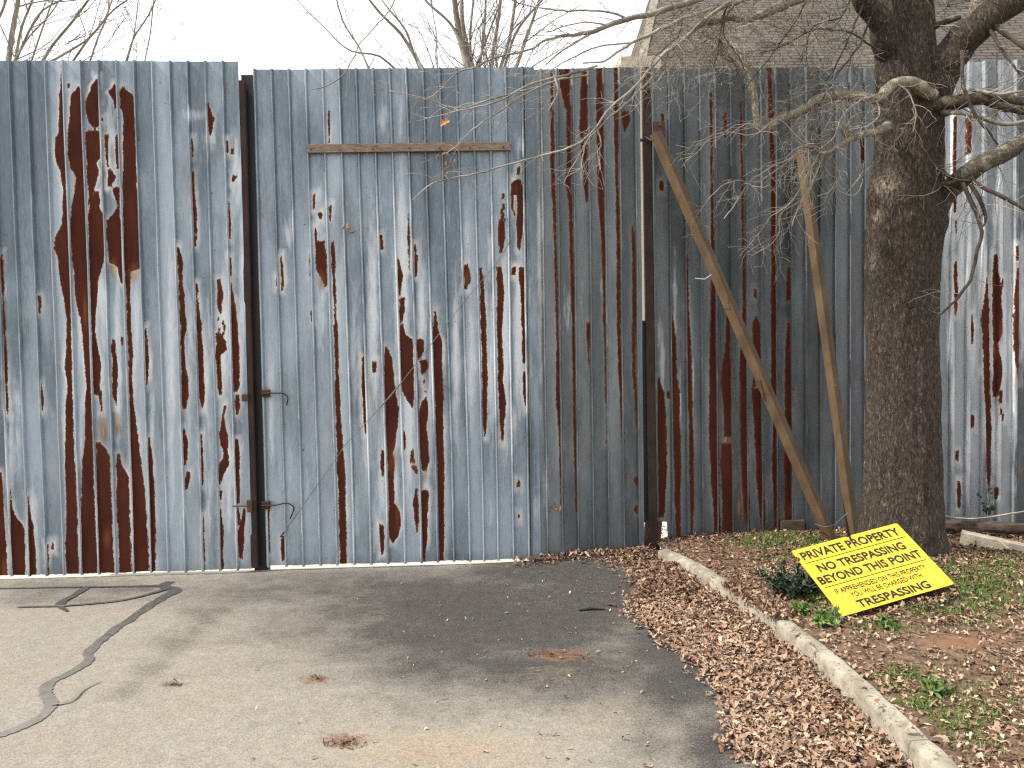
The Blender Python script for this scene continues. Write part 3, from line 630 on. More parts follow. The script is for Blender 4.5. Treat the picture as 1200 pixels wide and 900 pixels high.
PALE_F = [(1115, 180, 5, 60, 1.2), (1132, 240, 5, 80, 1.1), (1150, 330, 4, 60, 1.2), (1112, 400, 4, 40, 1.1), (1110, 300, 6, 90, .8), (1128, 300, 7, 90, .9), (1140, 400, 5, 60, .8), (1148, 280, 6, 80, .7), (1168, 260, 6, 60, .9), (1176, 400, 4, 90, 1.1), (1185, 400, 4, 80, 1.0), (1198, 350, 5, 120, .8), (1115, 470, 6, 60, .6), (1135, 520, 6, 60, .7), (1165, 520, 6, 60, .9), (1185, 480, 5, 60, .9)]
STAIN = [(377, 330, 5, 16, 1.0), (100, 365, 3, 22, 1.2), (132, 314, 7, 14, .9), (157, 322, 6, 14, 1.0), (122, 505, 6, 22, 1.1), (138, 500, 6, 16, .9), (121, 495, 8, 14, .7), (87, 210, 3, 14, .7), (460, 540, 6, 24, 0.9), (466, 605, 5, 22, 0.7), (485, 545, 4, 14, .8), (498, 558, 5, 12, .9), (475, 455, 6, 18, .6), (547, 325, 4, 14, 1.0), (125, 632, 6, 14, .9), (5, 670, 5, 20, .8), (602, 222, 5, 10, .6), (215, 485, 3, 14, .6), (277, 500, 3, 20, .6), (851, 516, 5, 6, 1.0), (868, 590, 5, 40, .7), (925, 600, 5, 14, .6), (1172, 392, 5, 16, .8), (1119, 362, 4, 10, 1.0), (1166, 410, 4, 12, .9), (1190, 450, 3, 14, .7), (586, 515, 2, 30, .6), (788, 390, 2, 20, .6), (280, 480, 6, 8, .4), (312, 460, 10, 8, .9), (314, 592, 10, 8, .9), (290, 592, 8, 4, .7), (505, 500, 2, 80, .3), (1195, 560, 6, 40, .5), (1160, 380, 3, 80, .4)]
DIRT_L = [(170, 110, 200, 90, .36), (230, 200, 30, 60, .5), (180, 100, 14, 30, .4), (150, 60, 300, 12, .2)]
DIRT_M = [(430, 120, 200, 80, .34), (398, 260, 12, 60, .75), (410, 250, 14, 70, .55), (500, 260, 16, 110, .55), (520, 200, 12, 60, .6), (515, 450, 12, 200, .35), (495, 130, 10, 40, .5), (560, 110, 60, 40, .25), (395, 620, 200, 26, .25), (510, 560, 8, 90, .4)]
DIRT_W = [(700, 230, 60, 160, .35), (700, 560, 60, 80, .3), (660, 610, 10, 40, .5), (700, 640, 80, 20, .5)]
DIRT_B = [(900, 110, 140, 60, .55), (940, 460, 10, 120, .6), (940, 300, 8, 120, .5), (800, 110, 30, 40, .35), (900, 620, 160, 22, .5), (985, 240, 30, 90, .35)]
DIRT_F = [(1100, 560, 12, 70, .5), (1190, 590, 20, 26, .6), (1150, 600, 60, 16, .4), (1100, 120, 60, 40, .4)]

def field(px, py, runs):
    d = np.full(px.shape, -40.0)
    for r in runs:
        a = np.array(r); y, xl, xr = a[:, 0], a[:, 1], a[:, 2]
        if len(y) < 2: continue
        k = np.where((px > xl.min() - 14) & (px < xr.max() + 14) & (py > y[0] - 14) & (py < y[-1] + 14))[0]
        if not len(k): continue
        X = px[k]; Y = py[k]; Yc = np.clip(Y, y[0], y[-1])
        L = np.interp(Yc, y, xl); R = np.interp(Yc, y, xr)
        e = np.minimum(X - L, R - X) * 1.0
        cap = np.minimum(Y - y[0], y[-1] - Y) * 0.6 + 0.9
        if y[-1] > 655 or y[0] <= 82: cap = np.where((y[0] <= 82) & (Y < y[0] + 5) | (y[-1] > 655) & (Y > y[-1] - 5), 3, cap)
        d[k] = np.maximum(d[k], np.minimum(e, cap))
    return d

def profile(n_ribs, pitch, phase, length, base=0.026, top=0.008, h=0.024, pan=9):
    """(u, height, toward the viewer) across the sheet; ribs at phase + k * pitch"""
    pts = []
    k0 = -1
    u0s = [phase + k * pitch for k in range(-1, n_ribs + 2)]
    for c in u0s:
        pts += [(c - base/2, 0), (c - base/2 + 0.004, h * 0.45), (c - top/2, h), (c, h * 1.04), (c + top/2, h), (c + base/2 - 0.004, h * 0.45), (c + base/2, 0)]
        a, b = c + base/2, c + pitch - base/2
        for j in range(1, pan):
            pts.append((a + (b - a) * j / pan, 0.0015 * sin(pi * j / pan)))
    pts = [p for p in pts if 0.0 <= p[0] <= length]
    return pts

def sheet(name, A, B, zb, zt, pitch, phase, mat, runs, pale, dirt_shade, parent, rows=220, h=0.024, base=0.026, top=0.008, shift=None, ribbed=5.0, seed=0, bend=0.006, foot=0.006, toprag=0.003, off=0.0):
    A = np.array(A, float); B = np.array(B, float); L = np.linalg.norm(B - A)
    du = (B - A) / L; nrm = np.array([du[1], -du[0]])          # toward the viewer
    if nrm[1] > 0: nrm = -nrm
    pr = profile(int(L / pitch) + 2, pitch, phase, L, base, top, h)
    U = np.array([0.0] + [p[0] for p in pr if 0.002 < p[0] < L - 0.002] + [L]); H = np.interp(U, [p[0] for p in pr], [p[1] for p in pr])
    Tn = np.linspace(0, 1, rows)
    nu = len(U)
    rag_b = np.array([foot * noise.noise((u * 5.3, seed + 3.3, 0)) + 0.004 * noise.noise((u * 40, seed, 2)) - 0.006 * (H[i] > 0.01) for i, u in enumerate(U)])
    rag_t = np.array([toprag * noise.noise((u * 7.7, seed + 8.1, 0)) for u in U])
    zbv = (zb(U) if callable(zb) else zb[0] + (zb[1] - zb[0]) * U / L) + rag_b; ztv = zt[0] + (zt[1] - zt[0]) * U / L + rag_t
    UU = np.broadcast_to(U[None, :], (rows, nu)); ZZ = zbv[None, :] + (ztv - zbv)[None, :] * Tn[:, None]
    UU0 = UU
    if shift is not None: UU = UU + shift(UU, ZZ)
    base_xy = A[None, None, :] + UU[..., None] * du
    W = np.zeros((rows, nu))
    us = np.arange(0, L + 0.12, 0.06); zs = np.linspace(0, 3.8, 40)
    Wc = np.array([[bend * noise.fractal((u * 1.7 + seed * 5, z * 0.75, seed), 1.0, 2.0, 3) * 1.6 + 0.0022 * noise.noise((u * 9, z * 3.0, seed + 4)) for u in us] for z in zs])
    iu = np.clip((UU / 0.06), 0, len(us) - 1.001); iz = np.clip(ZZ / 3.8 * 39, 0, 38.99)
    a_, b_ = iu.astype(int), iz.astype(int); fu, fz = iu - a_, iz - b_
    W = Wc[b_, a_] * (1 - fu) * (1 - fz) + Wc[b_, a_ + 1] * fu * (1 - fz) + Wc[b_ + 1, a_] * (1 - fu) * fz + Wc[b_ + 1, a_ + 1] * fu * fz
    D = H[None, :] + W + off
    XY = base_xy + D[..., None] * nrm
    V = np.concatenate([XY, ZZ[..., None]], -1).reshape(-1, 3)
    FV = np.concatenate([base_xy, ZZ[..., None]], -1).reshape(-1, 3)
    px, py = pix(FV)
    i = (np.arange(rows - 1)[:, None] * nu + np.arange(nu - 1)[None, :]).ravel()
    Fq = np.stack([i, i + 1, i + nu + 1, i + nu], -1)
    rib_id = np.floor((U - phase) / pitch + 0.5)
    pan_id = np.floor((U - phase) / pitch)
    tone = np.array([noise.noise((p * 7.31 + seed, 0.5, seed * 1.7)) for p in pan_id]) * 1.3
    tone = np.broadcast_to(tone[None, :], (rows, nu)).reshape(-1)
    tone = tone - 0.5 * sstep(2.0, 3.4, FV[:, 2]) + 0.35 * sstep(1.5, 0.3, FV[:, 2]) if seed < 2.5 else tone
    wash = np.broadcast_to((0.16 * ((U - phase) / pitch - pan_id < 0.5))[None, :], (rows, nu)).reshape(-1)
    fd = np.maximum(blobs(px, py, dirt_shade), 0.55 * np.exp(-((FV[:, 2] - np.broadcast_to(zbv[None, :], (rows, nu)).reshape(-1)) / 0.10) ** 2))
    # shade line painted along one side of each rib
    rib_shade = np.exp(-(((np.broadcast_to(((U - phase) / pitch - pan_id)[None, :], (rows, nu)).reshape(-1)) - 0.16) / 0.05) ** 2) * 0.28
    onrib = np.broadcast_to(sstep(0.4, 0.85, H / h)[None, :], (rows, nu)).reshape(-1)
    at_ = {"rust": field(px, py, runs) - ribbed * onrib, "pale": blobs(px, py, pale) + 0.25 * onrib, "stain": blobs(px, py, STAIN), "tone": tone, "dirt_shade": np.maximum(fd, rib_shade)}
    o = link_mesh(name, V, Fq, mat, parent, None, 28, at_)
    return o

def phase_at(A, B, x, y, pitch):
    A = np.array(A, float); B = np.array(B, float); du = (B - A) / np.linalg.norm(B - A); n = np.array([du[1], -du[0]])
    d = ray(x, y); t = (A @ n) / (d[:2] @ n); return float(((d[:2] * t - A) @ du) % pitch)
def plan(x, y, Y): p = at(x, y, Y); return p[0], p[1], p[2]

# left gate leaf (runs on beyond the frame)
g = empty("sheet_metal_gate", (-2.0, 5.95, 0.0))
tag(g, "galvanised gate leaf with the widest rust streaks, left of the black post", "gate", "metal gate leaves")
A = np.array([-6.2, 5.741]); B = np.array([-1.944, 5.952]); L = np.linalg.norm(B - A)
p281 = at(281.5, 75, 5.948)[0]
ph = phase_at(A, B, 179.8, 100, 0.1248)
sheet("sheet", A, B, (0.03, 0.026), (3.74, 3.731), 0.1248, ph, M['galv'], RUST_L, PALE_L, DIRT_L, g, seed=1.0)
mb = MB(); mb.beam((-1.934, 5.972, 0.03), (-1.928, 5.972, 3.60), 0.05, 0.035, up=(0, 1, 0)); mb.build("edge_frame", M['rust_dark'], g, smooth=40)
mb = MB()
for z in (0.62, 1.0, 2.0, 3.2):
    mb.beam((-6.1, 5.80, z), (-1.96, 6.0, z), 0.05, 0.05)
mb.build("rail", M['rust_steel'], g, smooth=40)
mb = MB(); mb.beam((-1.975, 5.925, 1.30), (-1.93, 5.925, 1.30), 0.02, 0.05); mb.build("bracket", M['rust_steel'], g)
mb = MB(); mb.tube([(-2.07, 5.925, 0.50), (-2.02, 5.92, 0.503), (-1.93, 5.922, 0.50)], [0.005] * 3, 6); mb.beam((-1.96, 5.925, 0.50), (-1.925, 5.925, 0.50), 0.02, 0.09); mb.build("bracket", M['rust_steel'], g)

# black post between the leaves
mb = MB()
pa = at(307, 668, 6.03); pb = at(290.5, 89, 6.03)
pr_ = empty("steel_post", (pa[0], pa[1], 0)); tag(pr_, "black painted steel post in the slot between the two gate leaves", "post")
mb.beam((pa[0] - 0.002, 6.05, -0.1), (pb[0] + 0.004, 6.05, pb[2]), 0.105, 0.07, up=(0, 1, 0)); mb.build("post", M['black'], pr_, smooth=40)
mb = MB(); mb.beam((pb[0] - 0.05, 6.05, pb[2] + 0.002), (pb[0] + 0.056, 6.05, pb[2] + 0.002), 0.06, 0.006); mb.build("cap", M['black'], pr_)
mb = MB(); mb.beam((pa[0] - 0.02, 6.01, 0.02), (pb[0] - 0.018, 6.01, 3.55), 0.012, 0.012, up=(0, 1, 0)); mb.build("seam", M['black'], pr_)

# right gate leaf of two overlapping sheets
g2 = empty("sheet_metal_gate", (1.0, 6.25, 0.0))
tag(g2, "galvanised gate leaf with a timber batten, latch rods and tension wire", "gate", "metal gate leaves")
A = np.array([at(313, 668, 6.0)[0], 6.0]); B = np.array([0.20, 6.123])
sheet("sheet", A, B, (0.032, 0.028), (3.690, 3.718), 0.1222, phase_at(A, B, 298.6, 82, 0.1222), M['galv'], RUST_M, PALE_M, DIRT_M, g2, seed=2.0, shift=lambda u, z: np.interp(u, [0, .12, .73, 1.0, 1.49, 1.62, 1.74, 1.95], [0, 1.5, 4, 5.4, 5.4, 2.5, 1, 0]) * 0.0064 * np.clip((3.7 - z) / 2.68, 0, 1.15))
A = np.array([0.115, 6.120]); B = np.array([1.012, 6.2545])
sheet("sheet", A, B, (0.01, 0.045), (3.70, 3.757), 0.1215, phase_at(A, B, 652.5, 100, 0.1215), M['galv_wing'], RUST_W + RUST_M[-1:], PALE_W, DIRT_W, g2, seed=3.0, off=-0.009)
# timber batten screwed over the ribs
b0 = at(360, 174.5, 5.995); b1 = at(598, 171.5, 6.085)
mb = MB(); mb.beam(b0 + np.array([0, 0, 0]), b1, 0.022, 0.060, bev=0.06)
bt = mb.build("batten", M['wood'], g2, smooth=30)
for fx in (0.02, 0.16, 0.32, 0.5, 0.65, 0.8, 0.965):
    c = b0 + (b1 - b0) * fx; mb = MB(); mb.tube([c + np.array([0, -0.009, -0.008]), c + np.array([0, -0.014, -0.008])], [0.007, 0.006], 7); mb.build("nail", M['rust_steel'], bt)
# frame behind
mb = MB()
for z in (0.45, 1.3, 2.4, 3.4):
    mb.beam((-1.9, 6.05, z), (0.2, 6.18, z), 0.05, 0.05); mb.beam((0.2, 6.18, z), (0.98, 6.31, z), 0.05, 0.05)
mb.build("rail", M['rust_steel'], g2, smooth=40)
# latch rods
def latch(y, x1, drop, dz):
    c = at(312, y, 5.965)
    mb = MB(); mb.beam(c + np.array([-0.03, 0, 0]), c + np.array([0.025, 0, 0]), 0.03, 0.055); br = mb.build("bracket", M['rust_dark'], g2, smooth=40)
    e = at(x1, y + dz, 5.955); 
    mb = MB(); pts, rr = smooth_line([c + np.array([-0.03, -0.02, 0]), c + np.array([0.06, -0.022, 0.002]), e + np.array([-0.015, 0, 0]), e + np.array([0.002, 0, -0.014]), at(x1 - (3 if drop > 14 else 0), y + drop, 5.957)], [0.0052] * 5, 0.01)
    mb.tube(pts, rr, 7); mb.build("latch_rod", M['rust_dark'], g2, smooth=60)
latch(461, 336, 14, 1); latch(592, 343, 16, -1)
# tension wire
w0 = at(331, 627, 5.965)
wp = [w0, at(405, 521, 5.985), at(456, 466, 6.005), at(470, 449, 6.01), at(545, 352, 6.05), at(585, 305, 6.07), at(604, 270, 6.085)]
mb = MB(); mb.tube(wp, [0.0028] * 7, 5); wi = mb.build("tension_wire", M['wire'], g2)
mb = MB(); mb.tube([at(446, 477, 5.995), at(456, 466, 5.998), at(470, 449, 6.0)], [0.005, 0.007, 0.005], 7); mb.build("turnbuckle", M['wire'], wi)
mb = MB(); mb.tube([w0 + np.array([0.01, 0, 0.02]), w0 + np.array([-0.01, -0.01, -0.01]), w0 + np.array([0.0, 0.03, -0.02])], [0.007] * 3, 6); mb.build("hook", M['rust_steel'], wi)

# brown hinge post
c0 = at(765, 630, 6.30); c1 = at(758.5, 80, 6.30)
hp = empty("hinge_post", (c0[0], 6.30, 0)); tag(hp, "rusty brown steel post at the free gap beside the long brace", "post")
mb = MB(); mb.beam((c0[0], 6.30, -0.05), (c1[0] - 0.009, 6.30, c1[2]), 0.068, 0.062, up=(0, 1, 0)); mb.build("post", M['rust_dark'], hp, smooth=40)
mb = MB(); mb.beam((c0[0] - 0.015, 6.315, 0.0), (c0[0] + 0.01, 6.315, 0.26), 0.13, 0.05, up=(0, 1, 0)); mb.build("base_plate", M['rust_steel'], hp, smooth=40)
mb = MB(); qa, qb = at(756, 612, 6.31), at(750.5, 376, 6.31); mb.beam(qa, qb, 0.085, 0.012, up=(0, 1, 0)); mb.build("gap_backing", M['black'], hp, smooth=40)  # black strip added behind the gap to darken its lower part
for y in (172, 385):
    q = at(750, y, 6.285); mb = MB(); mb.beam(q + np.array([-0.02, 0, 0.12 if y > 300 else 0.13]), q + np.array([-0.02, 0, -0.13]), 0.035, 0.03, up=(0, 1, 0)); h_ = mb.build("hinge", M['black'], hp, smooth=40)
    mb = MB(); mb.tube([q + np.array([-0.03, 0, 0.05]), q + np.array([0.05, 0, 0.05])], [0.012, 0.012], 8); mb.build("pin", M['rust_steel'], h_)
q = at(770, 152, 6.265)
mb = MB(); mb.beam(q + np.array([-0.03, 0, 0]), q + np.array([0.06, 0, 0]), 0.012, 0.12); br = mb.build("bracket", M['rust_steel'], hp, smooth=40)
mb = MB(); mb.tube([q + np.array([0.02, 0.0, 0.035]), q + np.array([0.02, -0.02, 0.035])], [0.010, 0.009], 6); mb.build("bolt", M['wire'], br)
q2 = at(757, 160, 6.262); mb = MB(); mb.tube([q2 + np.array([-0.01, 0.0, 0.0]), q2 + np.array([0.03, -0.03, -0.035]), q2 + np.array([0.07, 0, -0.01])], [0.006] * 3, 6); mb.build("hook", M['wire'], hp)

# sheet metal fence behind the braces
f1 = empty("sheet_metal_fence", (2.0, 6.45, 0.1)); tag(f1, "galvanised fence darkened for shade with thin rust streaks behind the two braces", "fence", "sheet metal fence runs")
A = np.array([1.115, 6.375]); B = np.array([3.30, 6.60])
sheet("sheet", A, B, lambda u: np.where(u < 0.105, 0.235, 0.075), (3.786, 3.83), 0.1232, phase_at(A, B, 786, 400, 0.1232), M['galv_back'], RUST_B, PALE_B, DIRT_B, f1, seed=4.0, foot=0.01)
def skirt(xa, xb, ya, yb): pass
mb = MB()
for z in (0.45, 1.5, 2.6, 3.5): mb.beam((1.14, 6.43, z), (3.3, 6.655, z), 0.05, 0.05)
mb.build("rail", M['rust_steel'], f1, smooth=40)
c = at(928, 617, 6.44); mb = MB(); mb.beam(c + np.array([-0.09, 0, 0]), c + np.array([0.10, 0.02, 0]), 0.04, 0.10, rot=0.05); mb.build("bottom_rail", M['sleeper'], f1)
# fence beyond the tree, turned a little towards the open side
f2 = empty("sheet_metal_fence", (4.0, 6.8, 0.1)); tag(f2, "bright galvanised fence right of the tree trunk with dark rust teardrops", "fence", "sheet metal fence runs")
A = np.array([3.26, 6.82]); B = np.array([8.0, 6.45])
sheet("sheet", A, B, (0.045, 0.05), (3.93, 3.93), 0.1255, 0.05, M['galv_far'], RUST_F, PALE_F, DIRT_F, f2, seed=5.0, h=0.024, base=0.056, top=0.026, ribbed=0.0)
mb = MB()
for z in (0.45, 1.5, 2.6, 3.5): mb.beam((3.3, 6.88, z), (8.0, 6.51, z), 0.05, 0.05)
mb.build("rail", M['rust_steel'], f2, smooth=40)

# two braces
def brace(name, label, pa, pb, w, rot, extra):
    e = empty(name, tuple(pa)); tag(e, label, "brace", "braces propping the fence")
    mb = MB(); mb.beam(pa, pb, w, w, up=(0, -1, 0.2), rot=rot, bev=0.05); mb.build("beam", M['brace'], e, smooth=25)
    extra(e)
def ex1(e):
    q = at(888.5, 450, 6.04); mb = MB(); mb.beam(q + np.array([0, 0, 0.03]), q + np.array([0, 0, -0.03]), 0.035, 0.006, up=(0, 1, 0)); mb.beam(q + np.array([-0.03, 0, -0.03]), q + np.array([0.02, 0, -0.03]), 0.02, 0.005); mb.build("clip", M['brace'], e)
    q = at(968, 616, 5.94); mb = MB()
    pts, rr = smooth_line([q + np.array([-0.075, 0.02, 0.01]), q + np.array([-0.02, -0.05, 0.0]), q + np.array([0.05, -0.03, 0.012]), q + np.array([0.08, 0.0, 0.02]), q + np.array([0.11, -0.02, 0.06]), q + np.array([0.15, -0.03, 0.10])], [0.004] * 6, 0.02)
    mb.tube(pts, rr, 5); mb.build("tie_wire", M['wire'], e)
    q = at(824, 326, 6.10); mb = MB(); mb.tube([q + np.array([-0.06, 0, 0]), q + np.array([0, -0.05, -0.012]), q + np.array([0.05, -0.045, 0.02])], [0.003] * 3, 5); mb.build("tie_wire", M['trim'], e)
brace("brace_beam", "longer brown brace slanting from the hinge post bracket down to the verge", at(977, 640, 5.97), at(768, 156, 6.235), 0.072, 0.86, ex1)
def ex2(e):
    for y, x in ((424, 970.5), (452, 979)):
        q = at(x, y, 6.03); mb = MB(); mb.tube([q, q + np.array([0, -0.03, 0])], [0.007, 0.006], 6); mb.build("bolt", M['wire'], e)
brace("brace_beam", "shorter steep brown brace standing beside the tree trunk", at(1001, 632, 6.02), at(940, 182, 6.43), 0.066, -0.5, ex2)
# ------------------------------------------------------------------ house beyond the fence
hs = empty("house", (9, 16, -0.1)); tag(hs, "house with beige shingled hip roof behind the fence", "house")
EZ = 6.05
x0, x1, y0, y1 = 2.55, 17.0, 14.6, 24.0
mb = MB(); mb.v = [(x0, y0, -0.1), (x1, y0, -0.1), (x1, y1, -0.1), (x0, y1, -0.1), (x0, y0, EZ), (x1, y0, EZ), (x1, y1, EZ), (x0, y1, EZ)]
mb.f = [(0, 1, 5, 4), (1, 2, 6, 5), (2, 3, 7, 6), (3, 0, 4, 7)]; mb.build("wall", M['siding'], hs)
ex, ez, rz = 0.35, EZ - 0.05, 11.0
a, b, c, d = (x0 - ex, y0 - ex, ez), (x1 + ex, y0 - ex, ez), (x1 + ex, y1 + ex, ez), (x0 - ex, y1 + ex, ez)
run = (y1 - y0) / 2 + ex; ry = (y0 + y1) / 2
r1_, r2_ = (x0 - ex + 1.55, ry, rz), (x1 - 2, ry, rz)
th = 0.09
rv = [a, b, c, d, r1_, r2_]
V = rv + [(p[0], p[1], p[2] - th) for p in rv]
Fc = [(0, 1, 5, 4), (1, 2, 5), (2, 3, 4, 5), (3, 0, 4)]
Fc = Fc + [tuple(i + 6 for i in reversed(f)) for f in Fc] + [(0, 6, 7, 1), (1, 7, 8, 2), (2, 8, 9, 3), (3, 9, 6, 0)]
ro = link_mesh("roof", V, Fc, M['shingle'], hs)
uvl = ro.data.uv_layers.new(name="uv")
for p in ro.data.polygons:
    n = p.normal
    for li in p.loop_indices:
        v = ro.data.vertices[ro.data.loops[li].vertex_index].co
        s = v.z / max(0.2, math.hypot(n.x, n.y))
        uvl.data[li].uv = ((v.x if abs(n.y) > abs(n.x) else v.y), s)
mb = MB(); mb.beam((x0 - ex, y0 - ex - 0.03, ez - 0.03), (x1 + ex, y0 - ex - 0.03, ez - 0.03), 0.05, 0.16); mb.beam((x0 - ex - 0.03, y0 - ex, ez - 0.03), (x0 - ex - 0.03, y1 + ex, ez - 0.03), 0.05, 0.16)
mb.build("fascia", M['trim'], ro)
mb = MB(); mb.beam(a, r1_, 0.16, 0.03); mb.build("hip_cap", M['grey_bark'], ro)
# low lean-to at the corner
mb = MB(); q = at(728, 66, 13.6); q2 = at(757, 78, 13.6)
mb.v = [(q[0], 13.6, -0.1), (x0 - 0.005, 13.6, -0.1), (x0 - 0.005, 15.2, -0.1), (q[0], 15.2, -0.1), (q[0], 13.6, q[2]), (x0 - 0.005, 13.6, q[2]), (x0 - 0.005, 15.2, q[2] + .3), (q[0], 15.2, q[2] + .3)]
mb.f = [(0, 1, 5, 4), (1, 2, 6, 5), (2, 3, 7, 6), (3, 0, 4, 7), (4, 5, 6, 7)]; mb.build("porch", M['siding'], hs)

# ------------------------------------------------------------------ trees: twig generator
class Twigs:
    def __init__(s): s.v = []; s.f = []; s.n = 0
    def add(s, pts, rad, sides=3):
        v, f = tube(pts, rad, sides, False); b = len(s.v)
        s.v += v; s.f += [tuple(i + b for i in q) for q in f]; s.n += 1
    def grow(s, p, d, L, r, lvl, rnd, droop=0.0, wig=0.22, spread=0.85, seg=0.05, kids=1.0, rmin=0.0009, up=0.0, zmin=None):
        n = max(3, int(L / seg)); p = Vector(p); d = Vector(d).normalized(); pts = [p.copy()]; rad = [r]
        for i in range(n):
            j = Vector((rnd.gauss(0, 1), rnd.gauss(0, 1), rnd.gauss(0, 1))) * wig
            d = (d + j + Vector((0, 0, -droop * (i / n) + up))).normalized()
            p = p + d * (L / n); pts.append(p.copy()); rad.append(max(rmin, r * (1 - 0.75 * (i + 1) / n)))
            if lvl > 0 and i >= 1 and rnd.random() < 0.55 * kids:
                ax = d.orthogonal().normalized(); ax.rotate(Matrix.Rotation(rnd.uniform(0, 2 * pi), 3, d))
                nd = (d * cos(spread) + ax * sin(spread)).normalized()
                s.grow(p, nd, L * rnd.uniform(0.25, 0.6) * (1 - 0.45 * i / n), max(rmin, rad[-1] * 0.72), lvl - 1, rnd, droop, wig, spread, seg, kids, rmin, up)
        s.add(pts, rad)
    def build(s, name, mat, parent, kind="stuff"):
        o = link_mesh(name, s.v, s.f, mat, parent, None, None)
        if kind: o["kind"] = kind
        return o

# ------------------------------------------------------------------ the oak in front of the fence
rnd = random.Random(5)
oak = empty("oak_tree", (2.62, 5.3, 0.15)); tag(oak, "bare old tree with thick scaly trunk standing in front of the fence", "tree")
TY = 5.30
trunk_px = [(1059, 668, 58), (1059, 652, 50), (1058.5, 635, 47), (1058, 605, 44.5), (1057.5, 560, 42), (1057, 500, 40), (1056.5, 420, 38.5), (1057, 350, 38), (1058, 300, 39), (1060, 262, 40), (1061, 235, 40), (1063, 205, 37), (1065, 170, 35.5), (1066, 130, 36), (1064, 95, 34), (1061, 60, 32), (1058, 20, 33), (1056, -30, 30), (1055, -120, 27), (1052, -250, 24), (1046, -420, 20), (1040, -600, 15), (1036, -760, 9)]
tp = [at(x, y, TY) for x, y, r in trunk_px]; tr = [r * TY / F for x, y, r in trunk_px]
P, Rr = smooth_line(tp, tr, 0.02)
SIDES = 88
V = []; SC = []
for i, (p, r) in enumerate(zip(P, Rr)):
    for k in range(SIDES):
        a = 2 * pi * k / SIDES; ca, sa = cos(a), sin(a)
        z = p[2]
        q = (ca * 3.2, sa * 3.2, z * 1.1)
        rg = noise.ridged_multi_fractal((ca * 5.5, sa * 5.5, z * 3.4), 1.0, 2.1, 3, 1.0, 2.0)
        dsp = 0.02 * noise.fractal(q, 1.0, 2.0, 3) + 0.0065 * (rg - 1.0) + 0.006 * noise.noise((ca * 16, sa * 16, z * 14))
        # burls on the left flank, flare between roots at the foot
        for (bz, ba, bh, bw, bd) in ((2.62, 3.45, 0.10, 0.45, 0.045), (2.1, 3.4, 0.09, 0.3, 0.02), (1.55, 3.3, 0.12, 0.4, 0.012), (2.38, 5.65, 0.09, 0.32, 0.02)):
            da = (a - ba + pi) % (2 * pi) - pi
            dsp += bd * math.exp(-((z - bz) / bh) ** 2 - (da / bw) ** 2)
        dsp += max(0, 0.55 - z) ** 2 * 0.22 * (0.5 + 0.5 * sin(5 * a + 1.2))
        V.append((p[0] + ca * (r + dsp), p[1] + sa * (r + dsp), z))
        sc_ = 0
        for (bz, ba, bh, bw) in ((2.60, 3.75, 0.07, 0.32), (2.43, 3.45, 0.05, 0.15), (2.12, 3.4, 0.08, 0.15)):  # lighter patches on the burl and left flank
            da = (a - ba + pi) % (2 * pi) - pi; sc_ = max(sc_, math.exp(-((z - bz) / bh) ** 2 - (da / bw) ** 2))
        SC.append(sc_)
V = np.array(V); nP = len(P)
Fq = np.array([(i * SIDES + k, i * SIDES + (k + 1) % SIDES, (i + 1) * SIDES + (k + 1) % SIDES, (i + 1) * SIDES + k) for i in range(nP - 1) for k in range(SIDES)])
trunk = link_mesh("trunk", V, Fq, M['bark'], oak, None, 179, {"pale_patch": SC})
# healed knots
for (x, y, rr_) in ((1087, 258, 0.018),):
    c = at(x, y, TY - 0.175); mb = MB()
    ring = [(c[0] + cos(a) * rr_, c[1] - 0.006, c[2] + sin(a) * rr_ * 1.2) for a in np.linspace(0, 2 * pi, 15)]
    mb.tube(ring, [rr_ * 0.38] * 15, 7); mb.build("knot", M['limb'], trunk, smooth=80)

tw = Twigs(); tw_dark = Twigs()
def limb(px, mat='limb', sides=10, lumpy=0.12, jit=0.0, name="limb"):
    """px: (x, y, distance, radius in pixels)"""
    pts, rr = smooth_line([at(x, y, Y) for x, y, Y, r in px], [r * Y / F for x, y, Y, r in px], 0.03)
    out = []; ro_ = []
    for i, (p, r) in enumerate(zip(pts, rr)):
        k = 1 + lumpy * noise.noise((i * 0.35, p[0] * 7, p[2] * 5)) + lumpy * 0.6 * noise.noise((i * 0.9, p[2] * 20, 3))
        kk = r * 0.25; zz = (0.009 if r < 0.012 else 0.004) * min(1, i / 4)
        out.append(p + np.array([noise.noise((i * 0.3, 1, p[0])), noise.noise((i * 0.3, 5, p[0])), noise.noise((i * 0.3, 9, p[2]))]) * kk + np.array([noise.noise((i * 0.55, 11, p[0] * 2)), noise.noise((i * 0.55, 15, p[0] * 2)), noise.noise((i * 0.55, 19, p[2] * 2))]) * zz); ro_.append(r * k * (0.8 if r < 0.009 else 1.0))
    v, f = tube(out, ro_, sides, True)
    link_mesh(name, v, f, M[mat], oak, None, 70)
    return out, ro_
def spawn(line, n, Lr, r, droop, lvl=2, t0=0.1, t1=1.0, bias=(0, 0, 0), fw=0.5, dark=False, **kw):
    pts, rr = line
    for _ in range(n):
        i = int(rnd.uniform(t0, t1) * (len(pts) - 2)); p = Vector(pts[i]); d = Vector(pts[i + 1] - pts[i]).normalized()
        ax = d.orthogonal(); ax.rotate(Matrix.Rotation(rnd.uniform(0, 2 * pi), 3, d))
        nd = (d * fw + ax.normalized() * 0.8 + Vector(bias)).normalized()
        (tw_dark if dark else tw).grow(p, nd, rnd.uniform(*Lr), min(r, rr[i] * 0.6), lvl, rnd, droop=droop, **kw)

L_ = []
